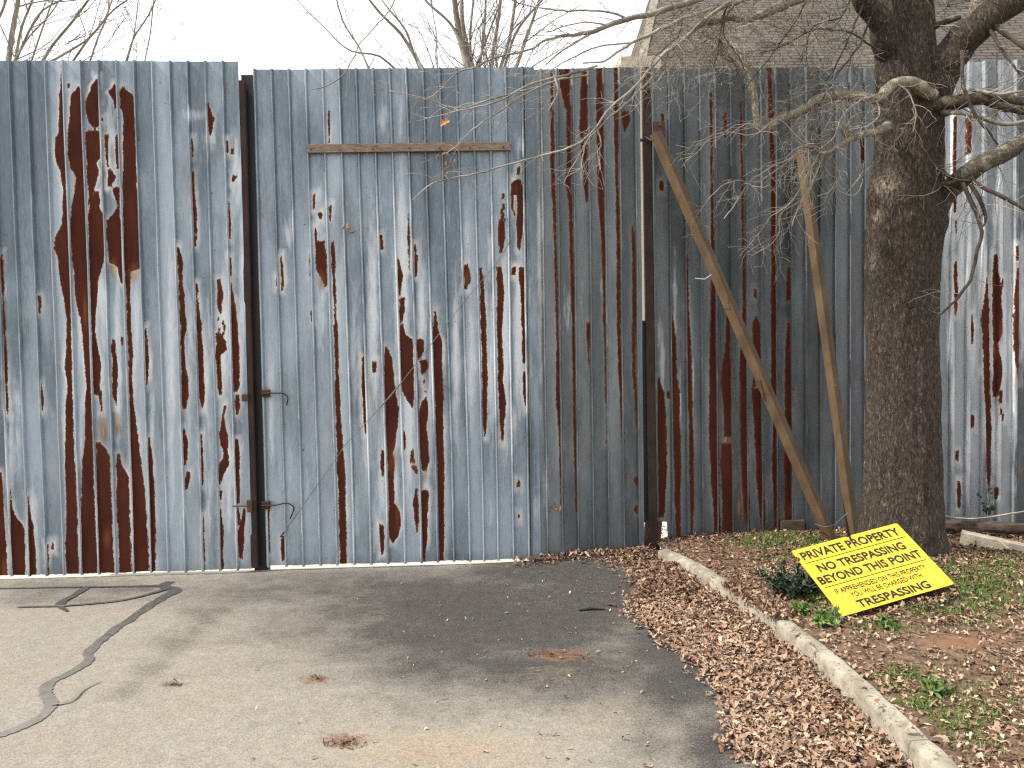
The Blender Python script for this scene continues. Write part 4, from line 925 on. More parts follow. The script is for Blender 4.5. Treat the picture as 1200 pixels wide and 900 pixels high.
# right fork and its stub
l = limb([(1072, 150, 5.30, 22), (1088, 112, 5.24, 22), (1102, 85, 5.2, 20.5), (1120, 58, 5.15, 19), (1138, 38, 5.1, 18), (1160, 18, 5.05, 16.5), (1190, 2, 5.0, 15), (1240, -22, 4.9, 13), (1330, -60, 4.8, 10), (1450, -150, 4.7, 6), (1540, -240, 4.6, 3), (1600, -340, 4.5, 1)], 'bark', 20, 0.05); spawn(l, 22, (0.3, 0.8), 0.003, 0.05, bias=(0, 0, -0.5), t0=0.2, dark=True, seg=0.06)
l = limb([(1130, 48, 5.12, 11), (1143, 25, 5.12, 10), (1148, 0, 5.12, 9.5), (1152, -40, 5.15, 8), (1170, -120, 5.2, 5), (1190, -230, 5.25, 2.6), (1215, -330, 5.3, 1)], 'limb', 12)
l = limb([(1048, 62, 5.28, 20), (1032, 30, 5.2, 14), (1018, 8, 5.15, 12), (1006, -12, 5.1, 11), (975, -60, 5.0, 8), (920, -140, 4.9, 5), (860, -230, 4.8, 2.6), (790, -300, 4.7, 1)], 'bark', 16, 0.06); spawn(l, 14, (0.3, 0.9), 0.005, 0.1)
# right limbs
l = limb([(1085, 128, 5.2, 8), (1105, 120, 5.08, 6.5), (1130, 117, 5.0, 6), (1165, 113, 4.95, 5.2), (1200, 119, 4.9, 5), (1260, 125, 4.8, 3)], 'lichen_limb'); spawn(l, 14, (0.25, 0.6), 0.0025, 0.15, t0=0.15); spawn(l, 14, (0.25, 0.6), 0.0025, 0.25, t0=0.15, bias=(0, 0, -0.4), dark=True)
l = limb([(1090, 132, 5.22, 9), (1112, 127, 5.12, 7.5), (1130, 119, 5.08, 7), (1150, 117, 5.05, 6), (1180, 126, 5.0, 5), (1215, 132, 4.95, 4), (1280, 130, 4.9, 2)], 'lichen_limb'); spawn(l, 20, (0.25, 0.6), 0.004, 0.1, t0=0.15)
l = limb([(1100, 130, 5.15, 3), (1130, 133, 5.0, 2.6), (1152, 139, 4.95, 2.6), (1175, 145, 4.9, 2.5), (1210, 141, 4.85, 2)], 'grey_bark'); spawn(l, 8, (0.2, 0.5), 0.003, 0.2)
l = limb([(1112, 122, 5.1, 3), (1122, 110, 5.0, 2.4), (1140, 106, 4.98, 2.2), (1165, 110, 4.9, 2), (1200, 107, 4.88, 1.6)], 'twig'); spawn(l, 8, (0.2, 0.5), 0.003, 0.2)
l = limb([(1066, 290, 5.46, 12), (1082, 264, 5.38, 16), (1096, 242, 5.31, 15.5), (1108, 227, 5.24, 12.5), (1122, 213, 5.14, 11.5), (1140, 200, 4.97, 11), (1160, 187, 4.93, 10.5), (1185, 174, 4.9, 10), (1212, 160, 4.85, 9.5), (1290, 130, 4.8, 6), (1380, 92, 4.7, 3.2), (1460, 60, 4.6, 1)], 'lichen_limb', 14, 0.1); spawn(l, 12, (0.3, 0.7), 0.004, 0.25, bias=(0, 0, -0.5), t0=0.25)
for px in ([(1128, 214, 4.98, 2.6), (1137, 235, 4.96, 2.6), (1146, 255, 4.95, 2.4), (1150, 272, 4.95, 2.2), (1144, 300, 4.95, 2), (1138, 322, 4.95, 1.9), (1122, 350, 4.95, 1.8), (1104, 366, 4.95, 1.5), (1092, 380, 4.95, 1)],
           [(1140, 212, 4.96, 2.4), (1158, 223, 4.9, 2.4), (1180, 233, 4.85, 2.2), (1205, 248, 4.8, 2)], [(1137, 216, 4.97, 2.6), (1147, 232, 4.95, 2.6), (1153, 248, 4.95, 2.2), (1155, 262, 4.95, 1.6), (1148, 268, 4.95, 1)],
           [(1128, 60, 5.0, 2.2), (1128, 95, 4.95, 2), (1152, 148, 4.9, 1.8), (1170, 170, 4.9, 1.4)], [(1165, 30, 5.0, 3), (1185, 45, 4.95, 2.6), (1205, 60, 4.9, 2.4)], [(1160, 35, 5.0, 2.2), (1175, 60, 4.95, 1.8), (1190, 80, 4.9, 1.6), (1205, 95, 4.9, 1.4)], [(1092, 32, 5.2, 4), (1108, 25, 5.15, 3.2), (1126, 20, 5.1, 2.6)],
           [(1098, 195, 5.1, 2.2), (1112, 207, 5.05, 2.2)], [(1098, 218, 5.12, 2.6), (1110, 215, 5.05, 2.6), (1122, 212, 5, 2)]):
    l = limb(px, 'dark_twig', 7, 0.05, name="branch"); spawn(l, 7, (0.12, 0.35), 0.0028, 0.1, lvl=1)
# the elbowed limb on the left
l = limb([(1092, 112, 5.12, 8), (1080, 103, 5.04, 7.5), (1064, 97, 4.98, 7), (1048, 98, 4.94, 6.5), (1038, 107, 4.92, 6.2), (1030, 116, 4.92, 5.6), (1015, 114, 4.94, 5.2), (990, 112, 4.95, 5.2), (968, 113, 4.94, 5.4), (952, 119, 4.93, 5.4), (940, 129, 4.92, 5.2), (925, 136, 4.9, 4.6), (912, 140, 4.9, 5), (903, 149, 4.9, 5), (893, 151.5, 4.9, 5), (887, 146, 4.9, 4.2), (885, 132, 4.9, 3.8), (884, 118, 4.9, 4), (881, 103, 4.92, 4.2), (877, 90, 4.94, 4.6), (871, 80, 4.96, 4.6), (862, 72, 4.98, 3.6), (852, 68, 5.0, 3), (843, 60, 5.0, 2), (838, 48, 5.0, 1.4)], 'limb', 12, 0.16)
ELB = l
spawn(l, 22, (0.18, 0.6), 0.0022, 0.25, t0=0.25, t1=0.72, bias=(-0.5, -0.2, -0.3)); spawn(l, 46, (0.12, 0.5), 0.0022, 0.12, t0=0.85, bias=(-0.5, 0, 0.3))
# pale limb over the roof
l = limb([(1010, -40, 5.1, 8), (960, -10, 4.95, 5.5), (925, 3, 4.9, 5), (905, 12, 4.88, 4.8), (885, 20, 4.87, 5), (872, 22.5, 4.86, 4.4), (858, 20, 4.85, 4), (843, 24, 4.84, 4), (826, 26, 4.82, 4), (814, 35, 4.8, 2.6), (798, 47, 4.78, 2), (778, 62, 4.76, 1.7), (764, 76, 4.75, 1.3)], 'limb', 10, 0.16); spawn(l, 40, (0.2, 0.6), 0.0023, 0.2, t0=0.3, bias=(-0.4, 0, -0.3))
# the long top branch across the sky
l = limb([(1020, -130, 5.1, 9), (930, -60, 4.9, 6), (860, -22, 4.8, 4.4), (815, 0, 4.75, 3.6), (790, 8, 4.72, 3.4), (760, 17, 4.7, 3.3), (734, 22.5, 4.68, 3), (712, 30, 4.66, 2.8), (690, 39, 4.65, 2.5), (665, 41, 4.63, 1.9), (640, 47, 4.62, 1.7), (627, 56, 4.6, 1.5), (600, 63, 4.58, 1.3), (575, 70, 4.56, 1.1), (555, 80, 4.55, 0.9)], 'grey_bark', 9, 0.08); spawn(l, 46, (0.2, 0.55), 0.003, 0.1, t0=0.3, bias=(-0.5, 0, -0.15))
for px in ([(734, 22, 4.68, 1.9), (722, 16, 4.66, 1.6), (700, 13, 4.64, 1.4), (660, 12, 4.62, 1.3), (630, 9, 4.6, 1.1), (600, 1, 4.58, 1)], [(690, 41, 4.65, 1.8), (670, 52, 4.63, 1.5), (650, 66, 4.61, 1.2), (640, 76, 4.6, 0.9)], [(715, 30, 4.66, 1.4), (690, 26, 4.66, 1), (668, 29, 4.65, .9), (640, 38, 4.65, .7)],
           [(1045, -70, 5.2, 3.4), (960, -42, 4.98, 2.8), (870, 0, 4.8, 2.4), (800, 22, 4.72, 2.2), (768, 37, 4.68, 2), (740, 50, 4.66, 1.8), (722, 63, 4.64, 1.5), (708, 71, 4.62, 1.4), (682, 74, 4.6, 1)], [(740, 50, 4.66, 1.3), (700, 55, 4.63, 1), (670, 68, 4.6, .9), (640, 85, 4.58, .7)],
           [(1045, -50, 5.2, 3.2), (950, -25, 4.95, 2.6), (850, 5, 4.75, 2.2), (800, 47, 4.68, 2), (772, 68, 4.64, 1.9), (757, 86, 4.62, 1.8), (742, 103, 4.6, 1.7), (722, 120, 4.58, 1.6), (709, 133, 4.57, 1.6), (700, 148, 4.56, 1.7), (686, 163, 4.55, 1.5), (668, 173, 4.54, 1.4), (649, 179, 4.53, 1.4), (620, 186, 4.52, 1.3), (590, 195, 4.5, 1.2), (555, 204, 4.48, 1.1), (530, 209, 4.47, 1), (507, 215, 4.46, .9), (483, 235, 4.45, .6)],
           [(1040, -30, 5.18, 2.8), (930, -8, 4.9, 2.2), (835, 15, 4.72, 1.8), (790, 60, 4.66, 1.6), (764, 90, 4.62, 1.5), (740, 115, 4.6, 1.4), (712, 140, 4.57, 1.4), (692, 160, 4.55, 1.2), (676, 188, 4.54, .9), (661, 212, 4.53, .6)],
           [(700, 77, 4.62, 1.6), (664, 88, 4.6, 1.6), (640, 93, 4.58, 1.5), (612, 103, 4.56, 1.3), (590, 116, 4.54, 1.2), (566, 124, 4.52, 1.1), (530, 131, 4.5, .9), (488, 143, 4.48, .6)], [(690, 88, 4.6, 1.4), (650, 95, 4.58, 1.3), (612, 112, 4.56, 1.2), (585, 131, 4.54, 1), (558, 148, 4.52, .9), (540, 166, 4.5, .8), (520, 180, 4.49, .5)],
           [(680, 82, 4.62, 1.4), (640, 99, 4.6, 1.3), (605, 108, 4.58, 1.2), (560, 121, 4.56, 1), (540, 127, 4.55, .9), (499, 115, 4.53, .7), (478, 111, 4.52, .6), (440, 104, 4.5, .5)], [(575, 70, 4.56, 1), (552, 80, 4.55, 1), (538, 85, 4.54, 1), (520, 101, 4.53, .9), (507, 112, 4.52, .9), (496, 117, 4.51, .7)],
           [(699, 150, 4.56, 1.1), (703, 160, 4.54, 1.1), (704, 170, 4.53, 1), (700, 178, 4.52, .9), (703, 190, 4.52, .7), (704, 198, 4.52, .5)], [(686, 165, 4.55, 1), (684, 178, 4.54, .9), (681, 190, 4.53, .9), (681, 212, 4.53, .6)], [(649, 88, 4.58, 1.4), (653, 100, 4.56, 1.4), (654, 108, 4.55, 1.2), (647, 120, 4.55, 1.1), (643, 129, 4.55, .8)],
           [(1040, -90, 5.2, 3), (960, -75, 5.0, 2.4), (840, -70, 4.85, 2), (690, -62, 4.74, 1.6), (560, -45, 4.65, 1.3), (470, -10, 4.6, 1.0), (452, 18, 4.58, 1), (440, 32, 4.56, .9), (425, 48, 4.55, .9), (414, 67, 4.54, .9), (402, 88, 4.53, .9), (390, 97, 4.52, .9), (377, 103, 4.51, .8), (360, 104, 4.5, .6)]):
    l = limb(px, 'twig', 6, 0.06, name="branch"); spawn(l, max(6, int(len(px) * 1.6)), (0.08, 0.30), 0.002, 0.15, lvl=1, t0=0.3, bias=(-0.5, 0, -0.1), seg=0.035)
# low spray left of the trunk
l = limb([(1040, 148, 5.14, 6), (1028, 154, 5.02, 5), (1012, 157, 4.97, 4.4), (998, 161, 4.94, 4), (988, 152, 4.92, 3.2), (996, 143, 4.9, 2.2)], 'limb', 9, 0.15)
l = limb([(1000, 160, 4.94, 3.8), (985, 170, 4.9, 3), (974, 177, 4.88, 2.8), (965, 180, 4.86, 2.2), (950, 172, 4.84, 1.6), (935, 173, 4.82, 1.2)], 'limb', 8, 0.12); LOW = l
for px in ([(965, 178, 4.86, 1.4), (945, 176, 4.84, 1.3), (920, 192, 4.82, 1.2), (898, 207, 4.8, 1.1), (886, 213, 4.79, 1), (855, 213, 4.77, .8), (830, 234, 4.76, .6), (810, 262, 4.75, .5)], [(968, 177, 4.86, 1.3), (950, 171, 4.84, 1.3), (925, 186, 4.82, 1.2), (905, 195, 4.8, 1.1), (880, 212, 4.79, 1), (862, 238, 4.78, .9), (850, 256, 4.77, .6)],
           [(960, 180, 4.86, 1.4), (948, 200, 4.84, 1.3), (935, 225, 4.82, 1.2), (925, 240, 4.81, 1.1), (905, 253, 4.8, 1), (890, 272, 4.79, .9), (868, 300, 4.78, .6)], [(947, 172, 4.84, 1.3), (948, 195, 4.83, 1.2), (950, 212, 4.82, 1.1), (940, 235, 4.81, 1), (928, 265, 4.8, .7)], [(965, 183, 4.86, 1.3), (955, 205, 4.85, 1.1), (945, 228, 4.84, 1.1), (932, 240, 4.83, 1), (915, 250, 4.82, .9), (912, 275, 4.81, .8), (898, 290, 4.8, .7), (884, 298, 4.8, .5)],
           [(975, 165, 4.88, 1.2), (945, 168, 4.85, 1.1), (910, 140, 4.8, 1), (885, 158, 4.78, .9), (850, 155, 4.76, .8), (815, 165, 4.75, .6), (800, 168, 4.74, .4)], [(1027, 118, 4.9, 1.3), (1031, 130, 4.88, 1.2), (1028, 140, 4.86, 1.1), (1015, 148, 4.85, 1), (995, 152, 4.84, .8)], [(1035, 108, 4.9, 1.2), (1000, 123, 4.85, 1.1), (985, 140, 4.82, 1), (978, 160, 4.8, .9), (960, 176, 4.8, .7)],
           [(967, 181, 4.87, .9), (980, 210, 5.0, .8), (975, 222, 5.0, .8), (958, 230, 5.0, .5)], [(966, 181, 4.87, 1.1), (972, 215, 5.1, 1), (985, 225, 5.1, 1), (1003, 228, 5.1, .9), (1012, 210, 5.1, .6)], [(1050, 98, 4.92, 1.0), (1062, 105, 4.88, .9), (1070, 118, 4.86, .9), (1073, 130, 4.86, 1), (1070, 155, 4.87, .7)]):
    l = limb(px, 'twig', 5, 0.06, name="branch"); spawn(l, 9, (0.1, 0.34), 0.002, 0.2, lvl=1, t0=0.15, bias=(-0.45, -0.1, -0.4), seg=0.035)
spawn(LOW, 22, (0.15, 0.5), 0.0018, 0.25, bias=(-0.7, -0.1, -0.2), seg=0.04)
spawn(ELB, 16, (0.2, 0.5), 0.0018, 0.2, t0=0.28, t1=0.5, bias=(-0.4, -0.1, -0.7), seg=0.04)
# dark shoots in front of the roof
for px in ([(955, -20, 4.9, 2), (935, 20, 4.88, 1.8), (900, 70, 4.86, 1.6), (880, 95, 4.85, 1.2), (870, 110, 4.85, .8)], [(1012, 5, 5.0, 2.4), (990, 55, 4.96, 2.1), (975, 85, 4.94, 1.8), (950, 115, 4.92, 1.4), (935, 128, 4.9, 1)], [(1030, 60, 5.05, 2.4), (1000, 40, 5.0, 1.8), (955, 35, 4.95, 1.6), (915, 55, 4.9, 1.3), (890, 62, 4.9, 1)], [(1020, 20, 5.0, 2.6), (1008, 52, 4.95, 2.6), (990, 75, 4.93, 2.4), (976, 96, 4.9, 1.8), (965, 115, 4.9, 1.2)], [(858, -8, 4.8, 2), (848, 20, 4.8, 2), (844, 45, 4.8, 1.7), (838, 75, 4.8, 1.2)], [(870, -5, 4.82, 2), (852, 20, 4.8, 2), (848, 35, 4.8, 1.6), (862, 62, 4.8, 1.2), (875, 85, 4.8, .8)], [(1000, -10, 5.0, 2), (985, 20, 4.95, 1.7), (955, 30, 4.92, 1.4), (945, 60, 4.9, 1.2), (948, 85, 4.9, .8)],
           [(800, 20, 4.7, 1.6), (796, 40, 4.68, 1.5), (780, 55, 4.66, 1.3), (765, 70, 4.64, 1), (755, 95, 4.62, .7)], [(1110, 8, 5.1, 2), (1120, -10, 5.1, 2)], [(1090, 70, 5.2, 2), (1105, 90, 5.15, 1.6), (1110, 75, 5.1, 1)]):
    l = limb([(x, y, Y, r * 0.6) for x, y, Y, r in px], 'dark_twig', 6, 0.06, name="branch"); spawn(l, 9, (0.15, 0.5), 0.0018, 0.1, lvl=2, t0=0.1, seg=0.045); spawn(l, 13, (0.2, 0.6), 0.002, 0.1, lvl=2, t0=0.05, seg=0.045, dark=True)
# upper crown, mostly above the frame
for k in range(9):
    a = rnd.uniform(0, 2 * pi); i = rnd.randint(int(nP * 0.72), nP - 8); c = Vector(P[i])
    d = Vector((cos(a), sin(a) * 0.7, 0.55)).normalized(); pts = [c]; 
    for j in range(7):
        d = (d + Vector((rnd.gauss(0, .15), rnd.gauss(0, .15), rnd.gauss(0.05, .12)))).normalized(); pts.append(pts[-1] + d * 0.32)
    pp, rr = smooth_line(pts, [0.04, 0.034, 0.028, 0.022, 0.017, 0.012, 0.008, 0.005], 0.06)
    v, f = tube(pp, rr, 7, True); link_mesh("limb", v, f, M['grey_bark'], oak, None, 70)
    spawn((pp, rr), 16, (0.3, 0.9), 0.005, 0.05, t0=0.25, seg=0.08)
tw.build("twigs", M['twig'], oak); tw_dark.build("twigs", M['dark_twig'], oak)
# the last leaf
def one_leaf(c, L, W, nrm, ax, curl):
    ax = Vector(ax).normalized(); nrm = Vector(nrm).normalized(); sd = ax.cross(nrm)
    V = []; pr = [(0, 0), (.12, .25), (.3, .5), (.42, .22), (.6, .5), (.72, .2), (.88, .3), (1, 0)]
    for u, w in pr:
        V.append(Vector(c) + ax * L * u + nrm * curl * sin(u * 3)); 
        if 0 < u < 1:
            V.append(Vector(c) + ax * L * u + sd * W * w + nrm * (curl * sin(u * 3) + W * w * 0.5)); V.append(Vector(c) + ax * L * u - sd * W * w + nrm * (curl * sin(u * 3) + W * w * 0.5))
    Fc = []; idx = [0] + [1 + 3 * k for k in range(6)] + [19]
    for k in range(7):
        a, b = idx[k], idx[k + 1]
        if k == 0: Fc += [(a, b + 1, b), (a, b, b + 2)]
        elif k == 6: Fc += [(a, a + 1, b), (a, b, a + 2)]
        else: Fc += [(a, a + 1, b + 1, b), (a, b, b + 2, a + 2)]
    return V, Fc
M['orange_leaf'] = mottled("orange_leaf", (0.36, 0.10, 0.035), (0.55, 0.24, 0.10), 30, (1, 1, 1), 0.6, 0.2)
v, f = one_leaf(at(527, 141, 4.49), 0.062, 0.04, (0, -1, 0.4), (-0.85, -0.1, -0.55), 0.008)
link_mesh("leaf", v, f, M['orange_leaf'], oak, None, None)["label"] = "single orange dead leaf on a twig"

# ------------------------------------------------------------------ bare trees beyond the fence
def bare_tree(name, label, stems, Y, seed, kids=1.0, tl=(0.8, 1.6)):
    r_ = random.Random(seed); T = Twigs()
    base = at(stems[0][0][0], 300, Y); root = empty(name, (base[0], Y, -0.1)); tag(root, label, "tree", "bare trees beyond the fence")
    for k, st in enumerate(stems):
        x0_, y0_, r0_ = st[0]
        foot = np.array([base[0] + 0.25 * cos(k * 2.1), Y + 0.25 * sin(k * 2.1), -0.12])
        first = at(x0_, y0_, Y)
        second = at(st[1][0], st[1][1], Y); dr = (first - second) / np.linalg.norm(first - second); pre = first + dr * 0.7
        pts = [foot, foot * 0.5 + pre * 0.5 + np.array([0.1 * (foot[0] - pre[0]), 0, 0]), pre] + [at(x, y, Y + 0.15 * math.sin(k * 3 + i)) for i, (x, y, r) in enumerate(st)]
        rr = [st[0][2] * 1.3 * Y / F, st[0][2] * 1.1 * Y / F, st[0][2] * .95 * Y / F] + [r * 0.85 * Y / F for x, y, r in st]
        d = pts[-1] - pts[-2]; d = d / np.linalg.norm(d)
        for j in range(3):
            pts.append(pts[-1] + d * 0.9 + np.array([r_.gauss(0, .15), r_.gauss(0, .2), 0.15])); rr.append(rr[-1] * 0.65)
        pp, rs = smooth_line(pts, rr, 0.09)
        v, f = tube(pp, rs, 7, True); link_mesh("trunk", v, f, M['grey_bark'], root, None, 70)
        n = len(pp); lo = int(n * 0.42)
        for _ in range(int(24 * kids)):
            i = r_.randint(lo, n - 2); dd = Vector(pp[i + 1] - pp[i]).normalized(); ax = dd.orthogonal(); ax.rotate(Matrix.Rotation(r_.uniform(0, 2 * pi), 3, dd))
            T.grow(pp[i], dd * 0.75 + ax.normalized() * 0.6, r_.uniform(*tl), min(0.011, rs[i] * 0.5), 2, r_, droop=-0.02, wig=0.14, spread=0.6, seg=0.16, kids=0.8, rmin=0.003)
    T.build("twigs", M['far_twig'], root)
bare_tree("bare_tree", "grey trunked bare tree at the far left above the gate", [[(10, 72, 3.6), (14, 40, 3.4), (20, 8, 3), (24, -20, 2.8)], [(18, 70, 2), (26, 30, 1.7), (40, -5, 1.4)], [(-20, 50, 2), (2, 14, 1.8), (10, -10, 1.6)]], 10.0, 1, 0.8)
bare_tree("bare_sapling", "thin many stemmed bare sapling slanting right above the rusty gate", [[(52, 68, 2.2), (60, 55, 2), (85, 25, 1.7), (105, -2, 1.5)], [(20, 68, 1.6), (30, 45, 1.5), (50, 12, 1.3), (76, -2, 1.1)], [(74, 64, 1.6), (100, 48, 1.3), (135, 10, 1.1), (152, -2, 1)], [(88, 68, 1.6), (105, 44, 1.5), (122, 24, 1.3), (132, -2, 1)], [(106, 70, 1.3), (118, 36, 1.2), (126, 18, 1), (128, -4, .9)], [(38, 68, 1.2), (48, 38, 1.1), (62, 0, 1)], [(20, 66, 1.2), (35, 42, 1.1), (56, 20, 1)]], 9.0, 2, 0.5)
bare_tree("bare_sapling", "pair of slim bare saplings leaning right above the gate edge", [[(148, 70, 1.1), (158, 42, 1.1), (174, 18, 1), (184, -4, .9)], [(150, 69, .8), (157, 40, .8), (162, 0, .7)], [(170, 70, 0.9), (176, 40, .9), (180, 0, .8)]], 9.0, 3, 0.22)
bare_tree("bare_tree", "thick forked bare tree above the middle of the gate", [[(548, 78, 5.4), (541, 50, 5), (535, 20, 4.2), (532, -8, 3.6)], [(549, 60, 3.2), (543, 35, 3), (541, 0, 2.6)], [(541, 55, 2.2), (528, 28, 1.9), (500, 2, 1.6)], [(552, 76, 2), (551, 50, 1.7), (555, 0, 1.5)]], 10.5, 4, 1.0)
bare_tree("bare_tree", "bare tree of upright grey stems right of the thick forked one", [[(562, 78, 2), (567, 40, 1.8), (569, 0, 1.6)], [(575, 78, 2.6), (583, 30, 2.2), (587, -4, 2)], [(587, 78, 2.4), (597, 45, 2.2), (604, 0, 2)], [(592, 76, 2), (604, 40, 1.8), (640, -6, 1.5)], [(606, 76, 2.4), (615, 50, 2.2), (632, 0, 1.9)], [(565, 60, 1.4), (580, 20, 1.2), (588, -2, 1)]], 10.5, 5, 0.6)
bare_tree("bare_tree", "arching bare tree leaning left above the timber batten", [[(493, 78, 3), (484, 62, 2.7), (470, 40, 2.2), (445, 15, 1.7), (430, -4, 1.4)], [(486, 66, 1.7), (475, 35, 1.5), (455, 10, 1.2), (445, -4, 1)], [(432, 80, 1.6), (420, 54, 1.4), (402, 25, 1.2), (394, -2, 1)], [(462, 80, 1.6), (445, 66, 1.4), (412, 60, 1.1), (380, 32, .9)]], 9.5, 6, 0.6)
# ------------------------------------------------------------------ warning sign
SG = [np.array(p) for p in ((1.601, 4.645, 0.427), (2.292, 4.819, 0.542), (2.431, 4.438, 0.282), (1.740, 4.265, 0.167))]
e_u = SG[1] - SG[0]; e_v = SG[3] - SG[0]; e_n = np.cross(e_v, e_u); e_n /= np.linalg.norm(e_n)
if e_n[1] > 0: e_n = -e_n
def sg(u, v, h=0.0):
    w = 0.0
    return SG[0] + e_u * u + e_v * v + e_n * (h + w)
sign = empty("warning_sign", tuple((SG[2] + SG[3]) / 2)); tag(sign, "tilted yellow private property warning sign standing in the leaves by the tree", "sign")
top = [(0.0, 0.005), (0.02, 0.0), (0.30, 0.002), (0.505, 0.0), (0.512, 0.022), (0.522, 0.012), (0.532, 0.034), (0.545, 0.02), (0.556, 0.0), (0.8, 0.0), (0.985, 0.0), (1.0, 0.012)]
bot = [(1.0, 0.985), (0.985, 1.0), (0.8, 1.0), (0.6, 0.998), (0.4, 1.0), (0.2, 1.0), (0.012, 1.0), (0.0, 0.985)]
lef = [(0.0, 0.6), (0.0, 0.17), (0.018, 0.155), (0.024, 0.12), (0.008, 0.10), (0.0, 0.09)]
NU, NV = 24, 12
mb = MB()
# sheet: a gridded face cut to the outline (torn nail slot at the top, chewed left corner), with real thickness
def outline_mesh(h):
    pts = []
    for a, b in top + [(1.0, 0.3), (1.0, 0.6)] + bot + lef: pts.append(sg(a, b, h))
    return pts
fr = outline_mesh(0.0); bk = outline_mesh(-0.004); n = len(fr)
V = [tuple(p) for p in fr + bk]
import bmesh
bm = bmesh.new(); vs1 = [bm.verts.new(p) for p in fr]; vs2 = [bm.verts.new(p) for p in bk]
bm.faces.new(vs1); bm.faces.new(list(reversed(vs2)))
for i in range(n): bm.faces.new((vs1[(i + 1) % n], vs1[i], vs2[i], vs2[(i + 1) % n]))
bmesh.ops.triangulate(bm, faces=[f for f in bm.faces if len(f.verts) > 4])
bmesh.ops.recalc_face_normals(bm, faces=bm.faces)
bm.verts.index_update(); VV = [tuple(v.co) for v in bm.verts]; FF = [tuple(v.index for v in f.verts) for f in bm.faces]; bm.free()
link_mesh("panel", VV, FF, M['yellow'], sign)
def sign_text(s, u0, u1, v0, v1, bold, sx=1.0):
    cu = bpy.data.curves.new("t", 'FONT'); cu.body = s; cu.size = 1.0; cu.offset = bold; cu.resolution_u = 3; cu.space_character = sx
    to = bpy.data.objects.new("t", cu); COL.objects.link(to)
    dg = bpy.context.evaluated_depsgraph_get(); dg.update()
    me = bpy.data.meshes.new_from_object(to.evaluated_get(dg))
    co = np.array([v.co[:] for v in me.vertices]); fs = [tuple(p.vertices) for p in me.polygons]
    bpy.data.objects.remove(to); bpy.data.curves.remove(cu); bpy.data.meshes.remove(me)
    x0, x1 = co[:, 0].min(), co[:, 0].max(); y0_, y1_ = co[:, 1].min(), co[:, 1].max()
    P = [sg(u0 + (c[0] - x0) / (x1 - x0) * (u1 - u0), v1 - (c[1] - y0_) / (y1_ - y0_) * (v1 - v0), 0.0022) for c in co]
    o = link_mesh("lettering", P, fs, M['ink'], sign)
sign_text("PRIVATE PROPERTY", 0.04, 0.955, 0.055, 0.180, 0.030)
sign_text("NO TRESPASSING", 0.092, 0.895, 0.275, 0.392, 0.030)
sign_text("BEYOND THIS POINT", 0.026, 0.962, 0.440, 0.556, 0.030)
sign_text("IF APPREHENDED ON THIS PROPERTY", 0.085, 0.905, 0.652, 0.722, 0.012)
sign_text("YOU WILL BE CHARGED WITH", 0.178, 0.820, 0.746, 0.812, 0.012)
sign_text("TRESPASSING", 0.175, 0.815, 0.860, 0.966, 0.030)
for v0, ua, ub in ((0.222, 0.034, 0.966), (0.600, 0.034, 0.960)):
    P = []; Fc = []
    for k in range(13):
        u = ua + (ub - ua) * k / 12; P += [sg(u, v0 - 0.004, 0.0022), sg(u, v0 + 0.004, 0.0022)]
        if k: Fc.append((2 * k - 2, 2 * k - 1, 2 * k + 1, 2 * k))
    link_mesh("rule", P, Fc, M['ink'], sign)
mb = MB()
c = sg(0.53, 0.06, -0.03); mb.beam(c, (c[0] + 0.03, c[1] + 0.10, 0.12), 0.03, 0.02); mb.build("stake", M['sleeper'], sign)
for uu in ((0.527, 0.04),):
    c = sg(uu[0], uu[1], 0.003); mb = MB(); mb.tube([c - e_n * 0.03, c + e_n * 0.006], [0.007, 0.008], 7); mb.build("nail", M['rust_steel'], sign)

# ------------------------------------------------------------------ litter: leaves, grass
def surf_z(x, y):
    kx = kerb_x(y)
    if x > kx + 0.095: return float(VG(x, y))
    if x > kx - 0.03: return 0.122
    return float(drive_z(np.array(x), np.array(y)))
_gx = np.arange(1.0, 4.7, 0.05); _gy = np.arange(2.2, 6.95, 0.05)
_GX, _GY = np.meshgrid(_gx, _gy); _GZ = verge_z(_GX, _GY)
def VG(x, y):
    i = np.clip((np.asarray(x) - _gx[0]) / 0.05, 0, len(_gx) - 1.01); j = np.clip((np.asarray(y) - _gy[0]) / 0.05, 0, len(_gy) - 1.01)
    a, b = i.astype(int), j.astype(int); f, g_ = i - a, j - b
    return _GZ[b, a] * (1 - f) * (1 - g_) + _GZ[b, a + 1] * f * (1 - g_) + _GZ[b + 1, a] * (1 - f) * g_ + _GZ[b + 1, a + 1] * f * g_
def surf(x, y):
    kx = kerb_x(y); z = drive_z(x, y)
    z = np.where(x > kx - 0.03, 0.122, z); return np.where(x > kx + 0.055, VG(x, y), z)
